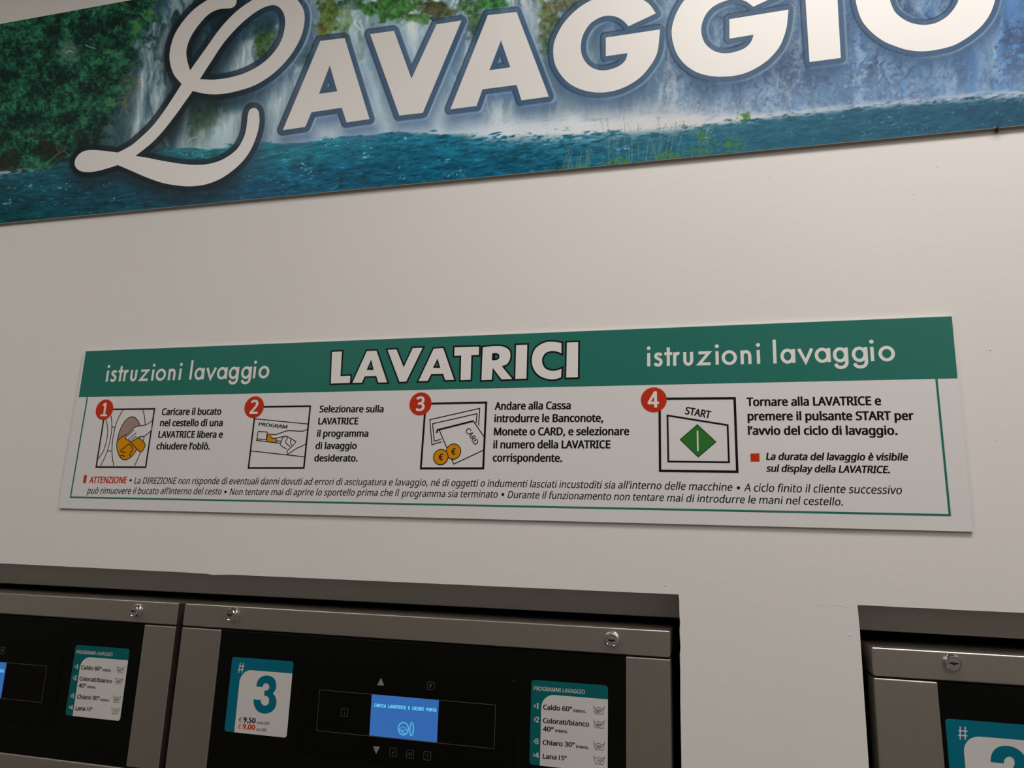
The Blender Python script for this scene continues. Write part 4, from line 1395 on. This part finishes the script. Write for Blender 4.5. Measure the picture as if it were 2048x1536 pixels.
g = Ink(); g.poly(P(S3, *soft(THREE, [0, 10, 21, 22, 31, 32, 40])), YT); g.make('numeral', M['blue'], ns)
g = Ink()
text(g, '€', S3(443, 1181), S3(487, 1184), up(S3, 460, 1181, 74), YT, 'N', 0.0)
text(g, '9,50', S3(509, 1188), S3(700, 1204), up(S3, 600, 1195, 84), YT, 'B', 0.035)
text(g, 'senza CARD', S3(720, 1212), S3(912, 1228), up(S3, 800, 1220, 46), YT, 'N', 0.012)
text(g, 'con CARD', S3(710, 1315), S3(868, 1330), up(S3, 800, 1322, 46), YT, 'N', 0.012)
g.make('price_text', M['black'], ns)
g = Ink()
text(g, '€', S3(432, 1283), S3(476, 1286), up(S3, 460, 1283, 74), YT, 'N', 0.0)
text(g, '9,00', S3(497, 1290), S3(692, 1307), up(S3, 600, 1298, 84), YT, 'B', 0.035)
g.make('card_price_text', M['red'], ns)

G3 = zoomer(1040, 1340, 7.835, YS)
q = [loc(G3(*p)) for p in ((172, 153), (1372, 245), (1380, 1575), (153, 1482))]
sx0, sx1, sz1, sz0 = (q[0][0] + q[3][0]) / 2, (q[1][0] + q[2][0]) / 2, (q[0][1] + q[1][1]) / 2, q[3][1]
xin = (loc(G3(328, 700))[0] + loc(G3(315, 1450))[0]) / 2
zin = (loc(G3(520, 392))[1] + loc(G3(1370, 458))[1]) / 2
ps = sticker('program_sticker', sx0, sx1, sz0, sz1, xin, zin, .019, M['teal'], 'teal and white sticker listing the four wash programs')
g = Ink()
text(g, 'PROGRAMMI LAVAGGIO', G3(217, 317), G3(1018, 377), up(G3, 600, 345, 65), YT, 'I', 0.012)
g.make('header_lettering', M['swhite'], ps)
for (n_, x_0, y_0, x_1) in (('1', 264, 608, 290), ('2', 246, 820, 302), ('3', 240, 1160, 292), ('4', 238, 1375, 298)):
    g = Ink()
    text(g, '#', G3(212 if n_ != '4' else 203, y_0 - 20), G3(252 if n_ != '4' else 236, y_0 - 17), up(G3, 220, y_0, 55), YT, 'I', 0.0)
    if n_ == '1':
        g.line(P(G3, (281, 520), (276, 610)), .0021, YT)
        g.line(P(G3, (280, 527), (264, 531)), .0013, YT)
    else:
        text(g, n_, G3(x_0, y_0), G3(x_1, y_0 + 3), up(G3, x_0, y_0, 88), YT, 'I', 0.03)
    g.make('program_number', M['swhite'], ps)
g = Ink()
for (s, xa, ya, xb, yb, h) in (('Caldo 60°', 362, 618, 818, 652, 78), ('intens.', 838, 658, 1035, 674, 52), ('Colorati/bianco', 360, 828, 1083, 890, 78), ('40°', 358, 958, 528, 970, 78),
                              ('intens.', 553, 974, 750, 990, 52), ('Chiaro 30°', 355, 1170, 858, 1212, 78), ('intens.', 877, 1222, 1080, 1240, 52)):
    text(g, s, G3(xa, ya), G3(xb, yb), up(G3, xa, ya, h), YT, 'I', 0.03)
text(g, 'Lana', G3(357, 1388), G3(572, 1404), up(G3, 357, 1388, 78), YT, 'I', 0.03)
g.line(P(G3, (617, 1334), (614, 1412)), .0013, YT)
text(g, '5°', G3(644, 1412), G3(733, 1419), up(G3, 600, 1405, 74), YT, 'I', 0.03)
g.make('program_text', M['black'], ps)
for (dy, t_) in ((0, '60°'), (217, '40°'), (562, '30°'), (783, '15°')):
    g = Ink()
    dx = dy * .006
    g.line(P(G3, (1147 + dx, 552 + dy), (1178 + dx, 685 + dy), (1297 + dx, 696 + dy), (1322 + dx, 567 + dy)), .00062, YT)
    g.line(P(G3, *smooth_path([(1155 + dx, 590 + dy), (1185 + dx, 600 + dy), (1205 + dx, 592 + dy), (1235 + dx, 585 + dy), (1262 + dx, 600 + dy), (1285 + dx, 606 + dy), (1314 + dx, 598 + dy)], 3)), .00062, YT)
    text(g, t_, G3((1185 if t_ != '15°' else 1205) + dx, 668 + dy), G3(1290 + dx, 675 + dy), up(G3, 1200, 660 + dy, 52), YT, 'I', 0.02)
    g.make('tub_symbol', M['black'], ps)

# cam locks in the rail
for (px, py) in ((465.5, 1229), (1224.5, 1279.5)):
    c = at(px, py)
    v, f = lathe([(.0116, 0.001), (.0116, -.0012), (.0110, -.0022), (.0092, -.0085), (.0086, -.0092), (.0080, -.0092), (.0078, -.0086), (.0074, -.0084), (.0070, -.0090), (.0004, -.0090)], c, 40)
    lk = mk('lock', v, f, M['chrome'], mach, False, 'round chrome cam lock')
    v, f = bevel_box(c[0] - .0052, c[0] + .0052, -.0093, -.0088, c[1] - .0009, c[1] + .0012, .0002, 1)
    v2, f2 = bevel_box(c[0] - .0016, c[0] + .0016, -.0093, -.0088, c[1] - .0020, c[1] - .0007, .0002, 1)
    mk('keyhole', v + v2, f + [[i + len(v) for i in q_] for q_ in f2], M['dark'], lk)
# side screws
for (px, py) in ((1354.8, 1344),):
    x_, z_ = loc(at(1352, py))
    vv, ff3 = lathe([(.0035, 0), (.0035, -.0015), (.002, -.0025)], (0, 0), 12)
    vs_ = [(hw - .004 - p[1], .035 + p[0], z_ + p[2]) for p in vv]
    mk('screw', W3(vs_), ff3, M['chrome'], mach)


def copy_tree(o, parent, skip):
    n = o.copy()
    COL.objects.link(n)
    n.parent = parent
    for ch in o.children:
        if ch.name.split('.')[0] not in skip:
            copy_tree(ch, n, skip)
    return n


p2 = at(364.4, 1206)
m2 = copy_tree(mach, None, {'numeral', 'price_text', 'card_price_text', 'hash_mark'})
m2.location = (MX - 0.8218, FT, -0.0035)
m2['label'] = 'leftmost steel washing machine, cut off by the photo edge, beside machine number 3'
m4o = copy_tree(mach, None, {'numeral', 'price_text', 'card_price_text'})
m4o.location = (MX + (at(1753.8, 1294.8)[0] - tl[0]), FT, at(1753.8, 1294.8)[1] - tl[1] - 0.0)
m4o['label'] = 'steel washing machine with the blue number 2 sticker, right of the white pillar'
for ch in m4o.children:
    if ch.name.startswith('number_sticker'):
        # its sticker sits a little farther left and carries the number 2
        ch.location = (at(1888.9, 1440, YS)[0] - at(1753.8, 1294.8)[0] - (at(463.6, 1314.2, YS)[0] - tl[0]), 0, -0.0025)
        zz = zoomer(1870, 1420, 11.506, YS)
        TWO = [(1276, 1195), (1285, 1080), (1320, 980), (1390, 890), (1490, 838), (1600, 822), (1720, 832), (1840, 868), (1950, 935), (2050, 1040), (2095, 1160), (2095, 1290), (2050, 1420), (1950, 1560), (1800, 1720), (1700, 1850), (2130, 1890), (2120, 2090), (1250, 2010), (1265, 1880),
               (1370, 1740), (1560, 1560), (1740, 1400), (1815, 1290), (1830, 1200), (1800, 1120), (1740, 1075), (1670, 1078), (1610, 1120), (1588, 1170), (1588, 1228)]
        pts = [zz(*p) for p in soft(TWO, [0, 15, 16, 17, 18, 19, 30])]
        inv4 = (Matrix.Translation(m4o.location) @ Matrix.Rotation(ROLL, 4, 'Y') @ Matrix.Translation(ch.location)).inverted()
        g = Ink(); g.poly(pts, YT)
        g.v = [inv4 @ Vector(q_) for q_ in g.v]
        me_ = bpy.data.meshes.new('numeral')
        me_.from_pydata([tuple(q_) for q_ in g.v], [], g.f)
        me_.materials.append(M['blue'])
        no = bpy.data.objects.new('numeral', me_)
        no.parent = ch
        COL.objects.link(no)
